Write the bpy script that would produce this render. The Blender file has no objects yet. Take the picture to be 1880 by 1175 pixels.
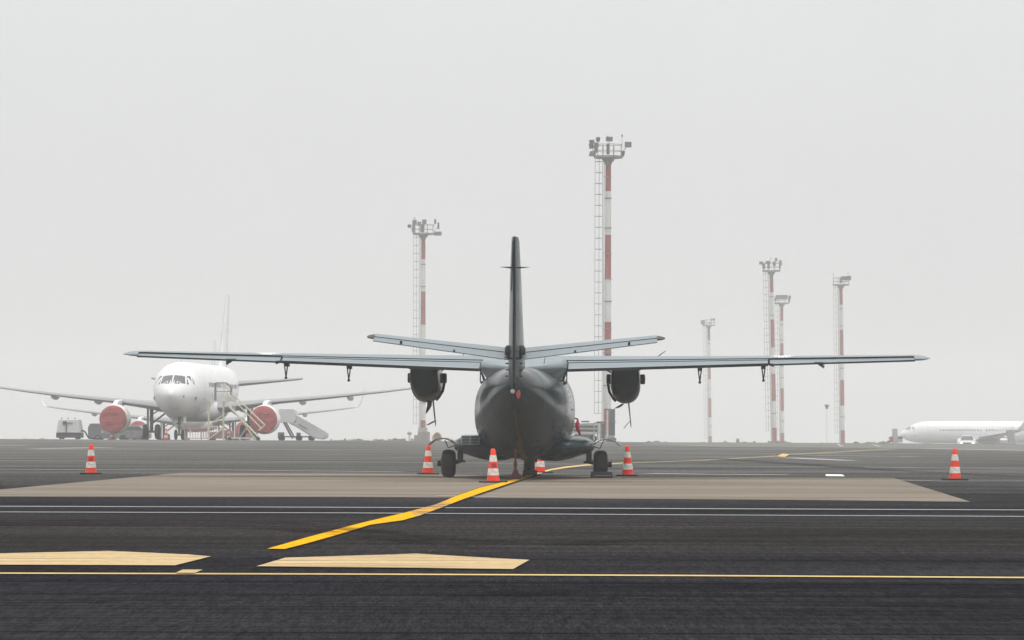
import bpy, bmesh, math, random
from mathutils import Vector, Matrix, Euler
random.seed(11)
R = math.radians
SC = bpy.context.scene
COL = SC.collection

# ------------------------------------------------------------------ camera
F_PX, CX, CY, PW, PH = 7580.0, 940.0, 587.5, 1880.0, 1175.0
CAM_H, HOR = 1.3, 778.0
cd = bpy.data.cameras.new("camera")
cd.sensor_width = 36.0
cd.lens = F_PX / PW * 36.0
cd.clip_start, cd.clip_end = 0.5, 6000.0
cam = bpy.data.objects.new("camera", cd)
COL.objects.link(cam)
pitch = math.atan((HOR - CY) / F_PX)
CAM_M = Matrix.Translation((0, 0, CAM_H)) @ Euler((math.pi / 2 + pitch, 0, 0)).to_matrix().to_4x4() @ Matrix.Rotation(R(0.2), 4, 'Z')
cam.matrix_world = CAM_M
SC.camera = cam

# ------------------------------------------------------------------ sky, sun, exposure
SUN_EL, SUN_ROT = R(78), R(150)
w = bpy.data.worlds.new("World")
SC.world = w
w.use_nodes = True
nt = w.node_tree
for n in list(nt.nodes):
    nt.nodes.remove(n)
out = nt.nodes.new("ShaderNodeOutputWorld")
bg = nt.nodes.new("ShaderNodeBackground")
bg.inputs["Strength"].default_value = 0.1
sky = nt.nodes.new("ShaderNodeTexSky")
sky.sky_type = 'NISHITA'
sky.sun_disc = False
sky.sun_elevation = SUN_EL
sky.sun_rotation = SUN_ROT
hs = nt.nodes.new("ShaderNodeHueSaturation")
hs.inputs["Saturation"].default_value = 0.25
nt.links.new(sky.outputs[0], hs.inputs["Color"])
tc = nt.nodes.new("ShaderNodeTexCoord")
sx = nt.nodes.new("ShaderNodeSeparateXYZ")
nt.links.new(tc.outputs["Generated"], sx.inputs[0])
rmp = nt.nodes.new("ShaderNodeValToRGB")          # overcast cloud deck, brighter towards the zenith
e = rmp.color_ramp.elements
e[0].position, e[0].color = 0.0, (0.335, 0.34, 0.34, 1)
e[1].position, e[1].color = 1.0, (.80, .80, .80, 1)
cl = nt.nodes.new("ShaderNodeTexNoise")          # faint unevenness of the overcast
cl.inputs["Scale"].default_value = 9.0
cl.inputs["Detail"].default_value = 4.0
nt.links.new(tc.outputs["Generated"], cl.inputs["Vector"])
ma = nt.nodes.new("ShaderNodeMath")
ma.operation = 'MULTIPLY_ADD'
ma.inputs[1].default_value = 0.07
nt.links.new(cl.outputs[0], ma.inputs[0])
nt.links.new(sx.outputs[2], ma.inputs[2])
mb_ = nt.nodes.new("ShaderNodeMath")
mb_.operation = 'SUBTRACT'
mb_.inputs[1].default_value = 0.035
nt.links.new(ma.outputs[0], mb_.inputs[0])
nt.links.new(mb_.outputs[0], rmp.inputs[0])
sc_ = nt.nodes.new("ShaderNodeVectorMath")
sc_.operation = 'SCALE'
sc_.inputs[3].default_value = 20.8
nt.links.new(rmp.outputs[0], sc_.inputs[0])
mx = nt.nodes.new("ShaderNodeMix")
mx.data_type = 'RGBA'
mx.inputs[0].default_value = 0.94
nt.links.new(hs.outputs[0], mx.inputs[6])
nt.links.new(sc_.outputs[0], mx.inputs[7])
nt.links.new(mx.outputs[2], bg.inputs["Color"])
nt.links.new(bg.outputs[0], out.inputs["Surface"])

sl = bpy.data.lights.new("sun", 'SUN')
sl.energy = 1.5
sl.angle = R(13)
sl.color = (1.0, 0.97, 0.92)
sun = bpy.data.objects.new("sun", sl)
COL.objects.link(sun)
d = Vector((math.sin(SUN_ROT) * math.cos(SUN_EL), math.cos(SUN_ROT) * math.cos(SUN_EL), math.sin(SUN_EL)))
sun.rotation_euler = d.to_track_quat('Z', 'Y').to_euler()

vs = SC.view_settings
vs.view_transform = 'Standard'
vs.look = 'None'
vs.exposure = 0.0
vs.gamma = 1.0
vs.use_curve_mapping = False
cy = SC.cycles
cy.use_denoising = True
cy.max_bounces = 8
cy.volume_bounces = 2
cy.transparent_max_bounces = 8

# ------------------------------------------------------------------ helpers
def ray(px, py):
    v = Vector(((px - CX) / F_PX, -(py - CY) / F_PX, -1.0))
    return (CAM_M.to_3x3() @ v).normalized()

def gnd(px, py, z=0.0):
    r = ray(px, py)
    t = (z - CAM_H) / r.z
    return Vector((r.x * t, r.y * t, z))

def at(px, py, D):
    r = ray(px, py)
    t = D / r.y
    return Vector((r.x * t, D, CAM_H + r.z * t))

def wx(px, D):
    return (px - CX) / F_PX * D

def crest(x, y):
    t = max(-0.6, min(0.6, x / max(y, 1.0)))
    return 301 - 110 * max(-0.14, min(0.14, t))

def gz(x, y):
    c = crest(x, y)
    dd = y - c
    if dd <= 0:
        return 0.0
    z = -0.008 * (math.sqrt(dd * dd + 64) - 8)
    return max(z, -9.0)

MATS = {}
def mat(name, col, rough=0.6, metal=0.0, var=0.0, vscale=3.0, coat=0.0, spec=0.5, stretch=None, bump=0.0, col2=None):
    if name in MATS:
        return MATS[name]
    m = bpy.data.materials.new(name)
    m.use_nodes = True
    t = m.node_tree
    b = t.nodes["Principled BSDF"]
    b.inputs["Base Color"].default_value = (*col, 1)
    b.inputs["Roughness"].default_value = rough
    b.inputs["Metallic"].default_value = metal
    b.inputs["Coat Weight"].default_value = coat
    b.inputs["Coat Roughness"].default_value = 0.15
    b.inputs["Specular IOR Level"].default_value = spec
    if var > 0 or col2:
        tc = t.nodes.new("ShaderNodeTexCoord")
        mp = t.nodes.new("ShaderNodeMapping")
        if stretch:
            mp.inputs["Scale"].default_value = stretch
        t.links.new(tc.outputs["Object"], mp.inputs[0])
        n = t.nodes.new("ShaderNodeTexNoise")
        n.inputs["Scale"].default_value = vscale
        n.inputs["Detail"].default_value = 6
        n.inputs["Roughness"].default_value = 0.6
        t.links.new(mp.outputs[0], n.inputs["Vector"])
        cr = t.nodes.new("ShaderNodeValToRGB")
        c2 = col2 or tuple(c * (1 + var) for c in col)
        c1 = col if col2 else tuple(c * (1 - var) for c in col)
        cr.color_ramp.elements[0].position = 0.36
        cr.color_ramp.elements[1].position = 0.64
        cr.color_ramp.elements[0].color = (*c1, 1)
        cr.color_ramp.elements[1].color = (*c2, 1)
        t.links.new(n.outputs[0], cr.inputs[0])
        t.links.new(cr.outputs[0], b.inputs["Base Color"])
        mr = t.nodes.new("ShaderNodeMapRange")
        mr.inputs[1].default_value, mr.inputs[2].default_value = 0.3, 0.7
        mr.inputs[3].default_value, mr.inputs[4].default_value = max(0.03, rough - 0.08), min(1, rough + 0.08)
        t.links.new(n.outputs[0], mr.inputs[0])
        t.links.new(mr.outputs[0], b.inputs["Roughness"])
        if bump:
            bp = t.nodes.new("ShaderNodeBump")
            bp.inputs["Strength"].default_value = bump
            bp.inputs["Distance"].default_value = 0.01
            t.links.new(n.outputs[0], bp.inputs["Height"])
            t.links.new(bp.outputs[0], b.inputs["Normal"])
    MATS[name] = m
    return m

class MB:
    """collects geometry for ONE mesh object"""
    def __init__(s):
        s.v, s.f, s.mi = [], [], []
    def add(s, vs, fs, mi=0):
        o = len(s.v)
        s.v += [tuple(v) for v in vs]
        for f in fs:
            s.f.append([i + o for i in f])
            s.mi.append(mi)
        return s
    def box(s, c, size, mi=0, rot=None):
        hx, hy, hz = [a / 2 for a in size]
        vs = [Vector((x, y, z)) for x in (-hx, hx) for y in (-hy, hy) for z in (-hz, hz)]
        if rot:
            M = Euler([R(a) for a in rot]).to_matrix()
            vs = [M @ v for v in vs]
        vs = [v + Vector(c) for v in vs]
        return s.add(vs, [(0, 1, 3, 2), (4, 6, 7, 5), (0, 4, 5, 1), (2, 3, 7, 6), (0, 2, 6, 4), (1, 5, 7, 3)], mi)
    def tube(s, a, b, r0, r1=None, n=8, mi=0, cap=True):
        a, b = Vector(a), Vector(b)
        r1 = r0 if r1 is None else r1
        q = (b - a).normalized().to_track_quat('Z', 'Y')
        vs = []
        for p, r in ((a, r0), (b, r1)):
            for k in range(n):
                an = 2 * math.pi * k / n
                vs.append(p + q @ Vector((r * math.cos(an), r * math.sin(an), 0)))
        fs = [(k, (k + 1) % n, n + (k + 1) % n, n + k) for k in range(n)]
        if cap:
            fs += [tuple(range(n - 1, -1, -1)), tuple(range(n, 2 * n))]
        return s.add(vs, fs, mi)
    def path(s, pts, r, n=6, mi=0):
        for a, b in zip(pts[:-1], pts[1:]):
            s.tube(a, b, r, r, n, mi)
        return s
    def loft(s, rings, mi=0, cap=True, mis=None):
        n = len(rings[0])
        vs = [v for r in rings for v in r]
        o = len(s.v)
        s.v += [tuple(v) for v in vs]
        for i in range(len(rings) - 1):
            for k in range(n):
                s.f.append([o + i * n + k, o + i * n + (k + 1) % n, o + (i + 1) * n + (k + 1) % n, o + (i + 1) * n + k])
                s.mi.append(mis[k] if mis else mi)
        if cap:
            s.f.append([o + k for k in range(n - 1, -1, -1)]); s.mi.append(mi)
            s.f.append([o + (len(rings) - 1) * n + k for k in range(n)]); s.mi.append(mi)
        return s
    def lathe(s, c, axis, prof, n=24, mi=0, mis=None, cap=True):
        """prof: (distance along axis, radius)"""
        q = Vector(axis).normalized().to_track_quat('Z', 'Y')
        c = Vector(c)
        rings = []
        for (h, r) in prof:
            rings.append([c + q @ Vector((max(r, 1e-4) * math.cos(2 * math.pi * k / n), max(r, 1e-4) * math.sin(2 * math.pi * k / n), h)) for k in range(n)])
        if mis is None:
            return s.loft(rings, mi, cap)
        for i in range(len(rings) - 1):
            s.loft(rings[i:i + 2], mis[i], False)
        if cap:
            s.add(rings[0], [tuple(range(n - 1, -1, -1))], mis[0])
            s.add(rings[-1], [tuple(range(n))], mis[-1])
        return s
    def prism(s, poly, ax, lo, hi, mi=0):
        """poly of 2-D points in the two axes other than ax"""
        def P(p, t):
            if ax == 'x': return (t, p[0], p[1])
            if ax == 'y': return (p[0], t, p[1])
            return (p[0], p[1], t)
        n = len(poly)
        vs = [P(p, lo) for p in poly] + [P(p, hi) for p in poly]
        fs = [(k, (k + 1) % n, n + (k + 1) % n, n + k) for k in range(n)] + [tuple(range(n - 1, -1, -1)), tuple(range(n, 2 * n))]
        return s.add(vs, fs, mi)
    def build(s, name, mats, parent=None, smooth=35, bevel=0.0, label=None, fix=True):
        me = bpy.data.meshes.new(name)
        me.from_pydata(s.v, [], s.f)
        if not isinstance(mats, (list, tuple)):
            mats = [mats]
        for m in mats:
            me.materials.append(m)
        for p, k in zip(me.polygons, s.mi):
            p.material_index = k
        if fix:
            bm = bmesh.new()
            bm.from_mesh(me)
            bmesh.ops.remove_doubles(bm, verts=bm.verts, dist=1e-5)
            bmesh.ops.recalc_face_normals(bm, faces=bm.faces)
            bm.to_mesh(me)
            bm.free()
        if smooth:
            me.shade_smooth()
            me.set_sharp_from_angle(angle=R(smooth))
        o = bpy.data.objects.new(name, me)
        COL.objects.link(o)
        if parent:
            o.parent = parent
        if bevel:
            b = o.modifiers.new("bevel", 'BEVEL')
            b.width = bevel
            b.segments = 2
            b.limit_method = 'ANGLE'
        if label:
            o["label"] = label
        return o

def tag(o, label, cat=None, group=None, kind=None):
    o["label"] = label
    if cat: o["category"] = cat
    if group: o["group"] = group
    if kind: o["kind"] = kind
    return o

def empty(name, loc, rz=0.0):
    o = bpy.data.objects.new(name, None)
    o.empty_display_size = 0.3
    COL.objects.link(o)
    o.location = loc
    o.rotation_euler = (0, 0, rz)
    return o

def copy_tree(o, parent=None):
    c = o.copy()
    COL.objects.link(c)
    c.parent = parent
    for ch in [x for x in o.children]:
        copy_tree(ch, c)
    return c

def ring_se(y, cx, hw, zb, zt, n=32, ex=2.2, axis='y', exb=None):
    """superellipse section across the y axis"""
    out = []
    cz, hz = (zb + zt) / 2, (zt - zb) / 2
    for k in range(n):
        a = 2 * math.pi * k / n
        c, s_ = math.cos(a), math.sin(a)
        ee = exb if (exb and s_ < 0) else ex
        x = cx + hw * math.copysign(abs(c) ** (2 / ee), c)
        z = cz + hz * math.copysign(abs(s_) ** (2 / ee), s_)
        out.append(Vector((x, y, z)))
    return out

def interp(tab, y):
    if y <= tab[0][0]: return tab[0][1:]
    for a, b in zip(tab[:-1], tab[1:]):
        if y <= b[0]:
            t = (y - a[0]) / (b[0] - a[0])
            t = t
            return tuple(p + (q - p) * t for p, q in zip(a[1:], b[1:]))
    return tab[-1][1:]

def smooth_tab(tab, sub=4):
    """Catmull-Rom through the stations"""
    out = []
    n = len(tab)
    for i in range(n - 1):
        p0, p1, p2, p3 = tab[max(i - 1, 0)], tab[i], tab[i + 1], tab[min(i + 2, n - 1)]
        for k in range(sub):
            t = k / sub
            row = []
            y = p1[0] + (p2[0] - p1[0]) * t
            for j in range(1, len(p1)):
                d1 = (p2[j] - p0[j]) / max(p2[0] - p0[0], 1e-6) * (p2[0] - p1[0])
                d2 = (p3[j] - p1[j]) / max(p3[0] - p1[0], 1e-6) * (p2[0] - p1[0])
                h = (2 * t**3 - 3 * t**2 + 1) * p1[j] + (t**3 - 2 * t**2 + t) * d1 + (-2 * t**3 + 3 * t**2) * p2[j] + (t**3 - t**2) * d2
                row.append(h)
            out.append((y, *row))
    out.append(tab[-1])
    return out

def foil(u, t, camber=0.02):
    yt = 5 * t * (0.2969 * math.sqrt(u) - 0.126 * u - 0.3516 * u**2 + 0.2843 * u**3 - 0.1015 * u**4)
    c = camber * 4 * u * (1 - u)
    return c + yt, c - yt * 0.82

# ------------------------------------------------------------------ ground
def ground_material():
    m = bpy.data.materials.new("apron_asphalt")
    m.use_nodes = True
    t = m.node_tree
    N, L = t.nodes.new, t.links.new
    b = t.nodes["Principled BSDF"]
    tc = N("ShaderNodeTexCoord")
    def noise(scale, sx, sy, detail=6, rough=0.6, loc=0.0):
        mp = N("ShaderNodeMapping")
        mp.inputs["Scale"].default_value = (sx, sy, 1)
        mp.inputs["Location"].default_value = (loc, loc * 1.7, 0)
        L(tc.outputs["Object"], mp.inputs[0])
        n = N("ShaderNodeTexNoise")
        n.inputs["Scale"].default_value = scale
        n.inputs["Detail"].default_value = detail
        n.inputs["Roughness"].default_value = rough
        L(mp.outputs[0], n.inputs["Vector"])
        return n.outputs[0]
    def rng(v, a, b_, c, d_):
        r = N("ShaderNodeMapRange")
        r.inputs[1].default_value, r.inputs[2].default_value = a, b_
        r.inputs[3].default_value, r.inputs[4].default_value = c, d_
        L(v, r.inputs[0])
        return r.outputs[0]
    def mul(a, b_):
        r = N("ShaderNodeMath"); r.operation = 'MULTIPLY'
        L(a, r.inputs[0]); L(b_, r.inputs[1])
        return r.outputs[0]
    # paving lots along y, edges ragged; far stops painted paler for haze, sky sheen
    sp = N("ShaderNodeSeparateXYZ")
    L(tc.outputs["Object"], sp.inputs[0])
    wob = rng(noise(0.25, 0.3, 1.0, 3), 0.3, 0.7, -0.35, 0.35)
    ad = N("ShaderNodeMath"); ad.operation = 'ADD'
    L(sp.outputs[1], ad.inputs[0]); L(wob, ad.inputs[1])
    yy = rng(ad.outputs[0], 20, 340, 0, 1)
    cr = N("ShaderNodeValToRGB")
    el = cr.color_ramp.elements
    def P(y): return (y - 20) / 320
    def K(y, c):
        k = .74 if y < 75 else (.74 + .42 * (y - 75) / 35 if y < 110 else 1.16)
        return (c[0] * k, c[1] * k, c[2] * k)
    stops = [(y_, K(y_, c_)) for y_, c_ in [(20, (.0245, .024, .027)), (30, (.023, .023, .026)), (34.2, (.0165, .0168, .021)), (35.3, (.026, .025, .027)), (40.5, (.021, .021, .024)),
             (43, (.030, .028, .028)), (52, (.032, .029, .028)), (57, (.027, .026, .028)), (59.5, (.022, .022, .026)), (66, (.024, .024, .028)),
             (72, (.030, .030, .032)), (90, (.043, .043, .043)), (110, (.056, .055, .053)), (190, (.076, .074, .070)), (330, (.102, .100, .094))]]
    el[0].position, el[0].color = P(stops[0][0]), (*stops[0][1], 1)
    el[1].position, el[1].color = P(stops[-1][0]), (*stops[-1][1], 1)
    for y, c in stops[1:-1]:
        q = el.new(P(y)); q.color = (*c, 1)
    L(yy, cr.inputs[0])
    # wear: long rubber streaks along x, broad patches, aggregate grain
    st1 = rng(noise(1.0, 0.035, 1.6, 8, 0.62, 3.1), 0.33, 0.67, 0.50, 1.60)
    st2 = rng(noise(1.0, 0.012, 5.5, 5, 0.6, 9.0), 0.35, 0.65, 0.70, 1.36)
    pa = rng(noise(0.11, 0.7, 1.3, 5, 0.6, 22.0), 0.32, 0.68, 0.62, 1.45)
    gr = rng(noise(1.0, 46, 2.8, 3, 0.75, 5.0), 0.34, 0.66, 0.58, 1.5)
    gr2 = rng(noise(1.0, 13, .9, 4, 0.7, 1.0), 0.3, 0.7, 0.62, 1.45)
    k = mul(mul(mul(st1, st2), mul(pa, gr)), gr2)
    # pale scuffs
    sf = rng(noise(1.0, 0.10, 9.0, 6, 0.7, 41.0), 0.58, 0.74, 0.0, 0.035)
    vm = N("ShaderNodeVectorMath"); vm.operation = 'SCALE'
    L(cr.outputs[0], vm.inputs[0]); L(k, vm.inputs[3])
    va = N("ShaderNodeVectorMath"); va.operation = 'ADD'
    cb = N("ShaderNodeCombineXYZ")
    for i in range(3): L(sf, cb.inputs[i])
    L(vm.outputs[0], va.inputs[0]); L(cb.outputs[0], va.inputs[1])
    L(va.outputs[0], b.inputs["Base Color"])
    L(rng(st1, 0.5, 1.6, 0.85, 1.0), b.inputs["Roughness"])
    b.inputs["Specular IOR Level"].default_value = 0.0
    bp = N("ShaderNodeBump")
    bp.inputs["Strength"].default_value = 0.25
    bp.inputs["Distance"].default_value = 0.006
    L(gr, bp.inputs["Height"]); L(bp.outputs[0], b.inputs["Normal"])
    return m

def make_ground():
    ys = [-60, 0, 25, 60, 120, 200, 250] + [260 + 4 * i for i in range(40)] + [430, 470, 520, 600, 700, 850, 1000, 1200, 1500, 1900, 2400]
    xs = [-600, -400, -250, -150, -100] + [-80 + 8 * i for i in range(21)] + [100, 150, 250, 400, 600, 750]
    v = [(x, y, gz(x, y)) for y in ys for x in xs]
    nx = len(xs)
    f = [(j * nx + i, j * nx + i + 1, (j + 1) * nx + i + 1, (j + 1) * nx + i) for j in range(len(ys) - 1) for i in range(nx - 1)]
    m = MB(); m.add(v, f)
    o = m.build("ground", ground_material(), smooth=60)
    tag(o, "dark grey asphalt airport apron running to the foggy horizon", None, None, "structure")
make_ground()

def worn_paint(name, col, under=(.03, .03, .032), lo=0.30, hi=0.42, wx_=0.15, wy_=2.5, rough=0.7, var=0.12):
    m = bpy.data.materials.new(name)
    m.use_nodes = True
    t = m.node_tree
    N, L = t.nodes.new, t.links.new
    b = t.nodes["Principled BSDF"]
    b.inputs["Roughness"].default_value = min(1, rough + .1)
    b.inputs["Specular IOR Level"].default_value = 0.0
    tc = N("ShaderNodeTexCoord")
    def nz(sx, sy, d=6, r=0.65):
        mp = N("ShaderNodeMapping"); mp.inputs["Scale"].default_value = (sx, sy, 1)
        L(tc.outputs["Object"], mp.inputs[0])
        n = N("ShaderNodeTexNoise"); n.inputs["Scale"].default_value = 1.0
        n.inputs["Detail"].default_value = d; n.inputs["Roughness"].default_value = r
        L(mp.outputs[0], n.inputs["Vector"])
        return n.outputs[0]
    a = N("ShaderNodeMapRange")
    a.inputs[1].default_value, a.inputs[2].default_value = lo, hi
    L(nz(wx_, wy_), a.inputs[0])
    g = N("ShaderNodeMapRange")
    g.inputs[1].default_value, g.inputs[2].default_value = 0.3, 0.7
    g.inputs[3].default_value, g.inputs[4].default_value = 1 - var, 1 + var
    L(nz(9, 3, 4), g.inputs[0])
    vm = N("ShaderNodeVectorMath"); vm.operation = 'SCALE'
    vm.inputs[0].default_value = col
    L(g.outputs[0], vm.inputs[3])
    mx = N("ShaderNodeMix"); mx.data_type = 'RGBA'
    mx.inputs[6].default_value = (*under, 1)
    L(a.outputs[0], mx.inputs[0]); L(vm.outputs[0], mx.inputs[7])
    L(mx.outputs[2], b.inputs["Base Color"])
    return m

yellow = worn_paint("yellow_line_paint", (.69, .365, .012), lo=0.24, hi=0.38, var=.14)
pale_yellow = worn_paint("faded_yellow_paint", (.58, .42, .19), under=(.10, .08, .06), lo=0.25, hi=0.40, wy_=6)
far_yellow = worn_paint("far_yellow_paint", (.27, .235, .16), under=(.10, .09, .07), lo=0.25, hi=0.45)
sand_paint = worn_paint("sand_paint", (.54, .41, .235), under=(.20, .145, .08), lo=0.38, hi=0.50, wx_=0.3, wy_=9)
white_paint = worn_paint("white_line_paint", (.42, .42, .41), under=(.10, .10, .10), lo=0.25, hi=0.5, wx_=0.12, wy_=4)
bright_white = worn_paint("fresh_white_paint", (.75, .75, .73), lo=0.15, hi=0.25)
concrete = worn_paint("old_concrete", (.235, .205, .168), under=(.165, .142, .116), lo=0.38, hi=0.60, wx_=0.10, wy_=.45, rough=0.85, var=.10)
pale_concrete = worn_paint("pale_concrete", (.20, .195, .18), under=(.16, .157, .147), lo=0.3, hi=0.7, wx_=0.05, wy_=.4, rough=0.9, var=.05)

def sheet(name, pts, m, level, label, kind="structure"):
    """flat painted or laid sheet on the ground from ground points"""
    me = bpy.data.meshes.new(name)
    bm = bmesh.new()
    z = 0.004 * level
    vs = [bm.verts.new((p[0], p[1], z)) for p in pts]
    bm.faces.new(vs)
    bmesh.ops.triangulate(bm, faces=bm.faces)
    bmesh.ops.recalc_face_normals(bm, faces=bm.faces)
    bm.to_mesh(me); bm.free()
    if me.polygons and me.polygons[0].normal.z < 0:
        me.flip_normals()
    me.materials.append(m)
    o = bpy.data.objects.new(name, me)
    COL.objects.link(o)
    tag(o, label, None, None, kind)
    return o

def gp(l, lvl=0):
    return [gnd(a, b, 0.004 * lvl) for a, b in l]

def strip(name, pts, width, m, level, label):
    """line of constant ground width along pixel points"""
    P = [gnd(a, b) for a, b in pts]
    up, dn = [], []
    for i, p in enumerate(P):
        a, b = P[max(i - 1, 0)], P[min(i + 1, len(P) - 1)]
        t = (b - a).normalized()
        n = Vector((-t.y, t.x, 0)) * width / 2
        up.append(p + n); dn.append(p - n)
    me = bpy.data.meshes.new(name)
    z = 0.004 * level
    v = [(q.x, q.y, z) for q in up] + [(q.x, q.y, z) for q in dn]
    k = len(P)
    me.from_pydata(v, [], [(i, i + 1, k + i + 1, k + i) for i in range(k - 1)])
    if me.polygons[0].normal.z < 0: me.flip_normals()
    me.materials.append(m)
    o = bpy.data.objects.new(name, me); COL.objects.link(o)
    tag(o, label, None, None, "structure")
    return o

sheet("concrete_patch", gp([(-160, 910), (0, 912), (620, 912.5), (940, 914.5), (1500, 918.5), (1782, 921.5), (1640, 877.5), (1180, 876), (870, 872), (740, 870), (330, 868.5), (0, 899), (-160, 908)]),
      concrete, 1, "long beige concrete patch under the parked grey aircraft")
farc = gp([(1180, 815.5), (1350, 820), (1640, 823.5), (1880, 827), (1990, 828.5)])
far2 = [Vector((p.x * 1.0, 0, 0)) for p in farc]
pts = farc + [Vector((x, crest(x, 285) - 2, 0)) for x in (36, 28, 20, 11)]
sheet("concrete_patch", pts, pale_concrete, 1, "pale far concrete apron at the fog line on the right")
strip("road_line", [(-80, 930), (640, 932.2), (1240, 934.5), (1990, 937.5)], .40, white_paint, 2, "farther of the two thin white lines across the apron")
strip("road_line", [(-80, 940.5), (640, 942.5), (1240, 946), (1990, 949.5)], .34, white_paint, 2, "nearer of the two thin white lines across the apron")
strip("road_line", [(-80, 1053.5), (640, 1055.5), (1240, 1058), (1990, 1062.5)], .30, pale_yellow, 2, "long thin yellow line across the foreground asphalt")
seal = worn_paint("line_edge_sealant", (.022, .020, .02), under=(.03, .028, .026))
sheet("line_edge", gp([(838, 910), (880, 895.4), (935, 882.3), (985, 867.5), (992, 872.5), (964, 881.5), (942, 888.8), (902, 902.6), (851, 920.2), (812, 935), (800, 930)]), seal, 2, "thin dark border along the thick yellow guide line on the beige patch")
sheet("taxi_line", gp([(491, 1010), (560, 990), (630, 971), (672, 960), (740, 944), (752, 940.8), (764, 950), (740, 957), (680, 965.5), (620, 984), (560, 1001), (523, 1010.5)]), yellow, 4, "near stretch of the thick yellow guide line, ending in a point")
sheet("taxi_line", gp([(752, 940.8), (798, 928.5), (818, 920.5), (830, 925.8), (812, 933), (770, 948.5), (764, 950)]), worn_paint("rubbed_yellow_paint", (.60, .33, .06), under=(.17, .13, .10), lo=.40, hi=.52, wx_=1.4, wy_=1.2), 4, "rubbed out stretch of the thick guide line where the white lines cross it")
sheet("taxi_line", gp([(818, 920.5), (840, 911), (880, 897), (935, 883.5), (952, 878.5), (985, 868.5), (990, 871), (962, 880), (940, 887), (900, 900.5), (850, 918), (830, 925.8)]), yellow, 4, "thick yellow guide line on the beige patch, running under the tail stand")
sheet("taxi_line", gp([(985, 868.5), (1010, 862), (1040, 857), (1080, 853.3), (1150, 850.0), (1150, 851.2), (1080, 855.5), (1040, 860), (1012, 864.5), (990, 871)]), pale_yellow, 4, "paler guide line between the nose wheel and the right wheel")
strip("taxi_line", [(1150, 850.6), (1280, 846), (1400, 839.5), (1432, 837)], .62, far_yellow, 3, "thin faded guide line running from the right wheel to the small yellow mark")
strip("taxi_line", [(1448, 835), (1560, 829), (1640, 824.5)], .9, far_yellow, 3, "far faded guide line beyond the small yellow mark")
sheet("yellow_mark", gp([(1426, 838.5), (1441, 839.5), (1450, 834.5), (1436, 833.2)]), pale_yellow, 4, "small bright yellow mark on the far guide line")
sheet("painted_wedge", gp([(-220, 1025), (0, 1018), (200, 1013.5), (345, 1020), (387, 1023.5), (322, 1040), (0, 1039), (-220, 1039)]), sand_paint, 3, "sand coloured painted wedge cut by the photo's left edge")
sheet("painted_wedge", gp([(470, 1042), (524, 1026), (765, 1018.5), (910, 1027), (972, 1030), (942, 1047), (640, 1043.5)]), sand_paint, 3, "sand coloured painted wedge in front of the yellow curving line")
sheet("painted_tick", gp([(322, 1055), (335, 1049), (372, 1049), (357, 1055.5)]), sand_paint, 4, "short sand coloured tick on the thin yellow line")
sheet("painted_tick", gp([(1516, 871.5), (1546, 871.8), (1551, 875.2), (1516, 874.8)]), bright_white, 3, "short bright white bar at the patch's far edge")
for i, (l, wd, lab) in enumerate([
    ([(-60, 846), (400, 847), (760, 849), (1200, 855), (1900, 861)], .35, "thin worn line crossing behind the main wheels"),
    ([(-60, 862), (400, 863.5), (740, 867)], .5, "thin pale line along the far edge of the beige patch"),
    ([(1190, 870), (1300, 871.5), (1447, 872.5)], .8, "broken white line right of the right wheel"),
    ([(1484, 836.5), (1630, 838)], .9, "white dash right of the small yellow mark"),
    ([(1644, 838.3), (1682, 838.8)], .9, "short white dash farther right of the yellow mark"),
    ([(60, 824.5), (200, 821.5)], .9, "faint white stroke left of the leftmost near cone"),
    ([(-20, 819), (50, 818)], .9, "faint white stroke at the photo's left edge"),
    ([(1260, 818.5), (1350, 820)], 1.2, "pale line at the pale concrete's near corner"),
    ([(800, 911.5), (912, 912.5)], .3, "pale tick beside the yellow curving line"),
    ([(1700, 824), (1990, 829)], 1.6, "pale line at the near edge of the pale concrete"),
    ([(1450, 841), (1560, 846)], .8, "faint branch line below the small yellow mark"),
    ([(1640, 882), (1730, 884), (1990, 884)], .3, "thin worn line right of the beige patch")]):
    strip("painted_line", l, wd, white_paint, 3, lab)
for l, lab in [([(1538, 815.5), (1546, 820)], "first slanted white tick on the pale concrete"), ([(1603, 816.5), (1615, 820.3)], "second slanted white tick on the pale concrete")]:
    strip("painted_tick", l, .2, white_paint, 3, lab)

def tyre_mark_material():
    m = bpy.data.materials.new("tyre_mark_rubber")
    m.use_nodes = True
    t = m.node_tree
    N, L = t.nodes.new, t.links.new
    b = t.nodes["Principled BSDF"]
    b.inputs["Base Color"].default_value = (.010, .010, .012, 1)
    b.inputs["Roughness"].default_value = .9
    b.inputs["Specular IOR Level"].default_value = 0
    tc = N("ShaderNodeTexCoord")
    mp = N("ShaderNodeMapping"); mp.inputs["Scale"].default_value = (.25, 1.1, 1)
    L(tc.outputs["Object"], mp.inputs[0])
    n = N("ShaderNodeTexNoise"); n.inputs["Scale"].default_value = 1.0; n.inputs["Detail"].default_value = 6
    L(mp.outputs[0], n.inputs["Vector"])
    r = N("ShaderNodeMapRange")
    r.inputs[1].default_value, r.inputs[2].default_value = .35, .7
    r.inputs[3].default_value, r.inputs[4].default_value = .0, .55
    L(n.outputs[0], r.inputs[0]); L(r.outputs[0], b.inputs["Alpha"])
    return m
tyre_mark = tyre_mark_material()
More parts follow.
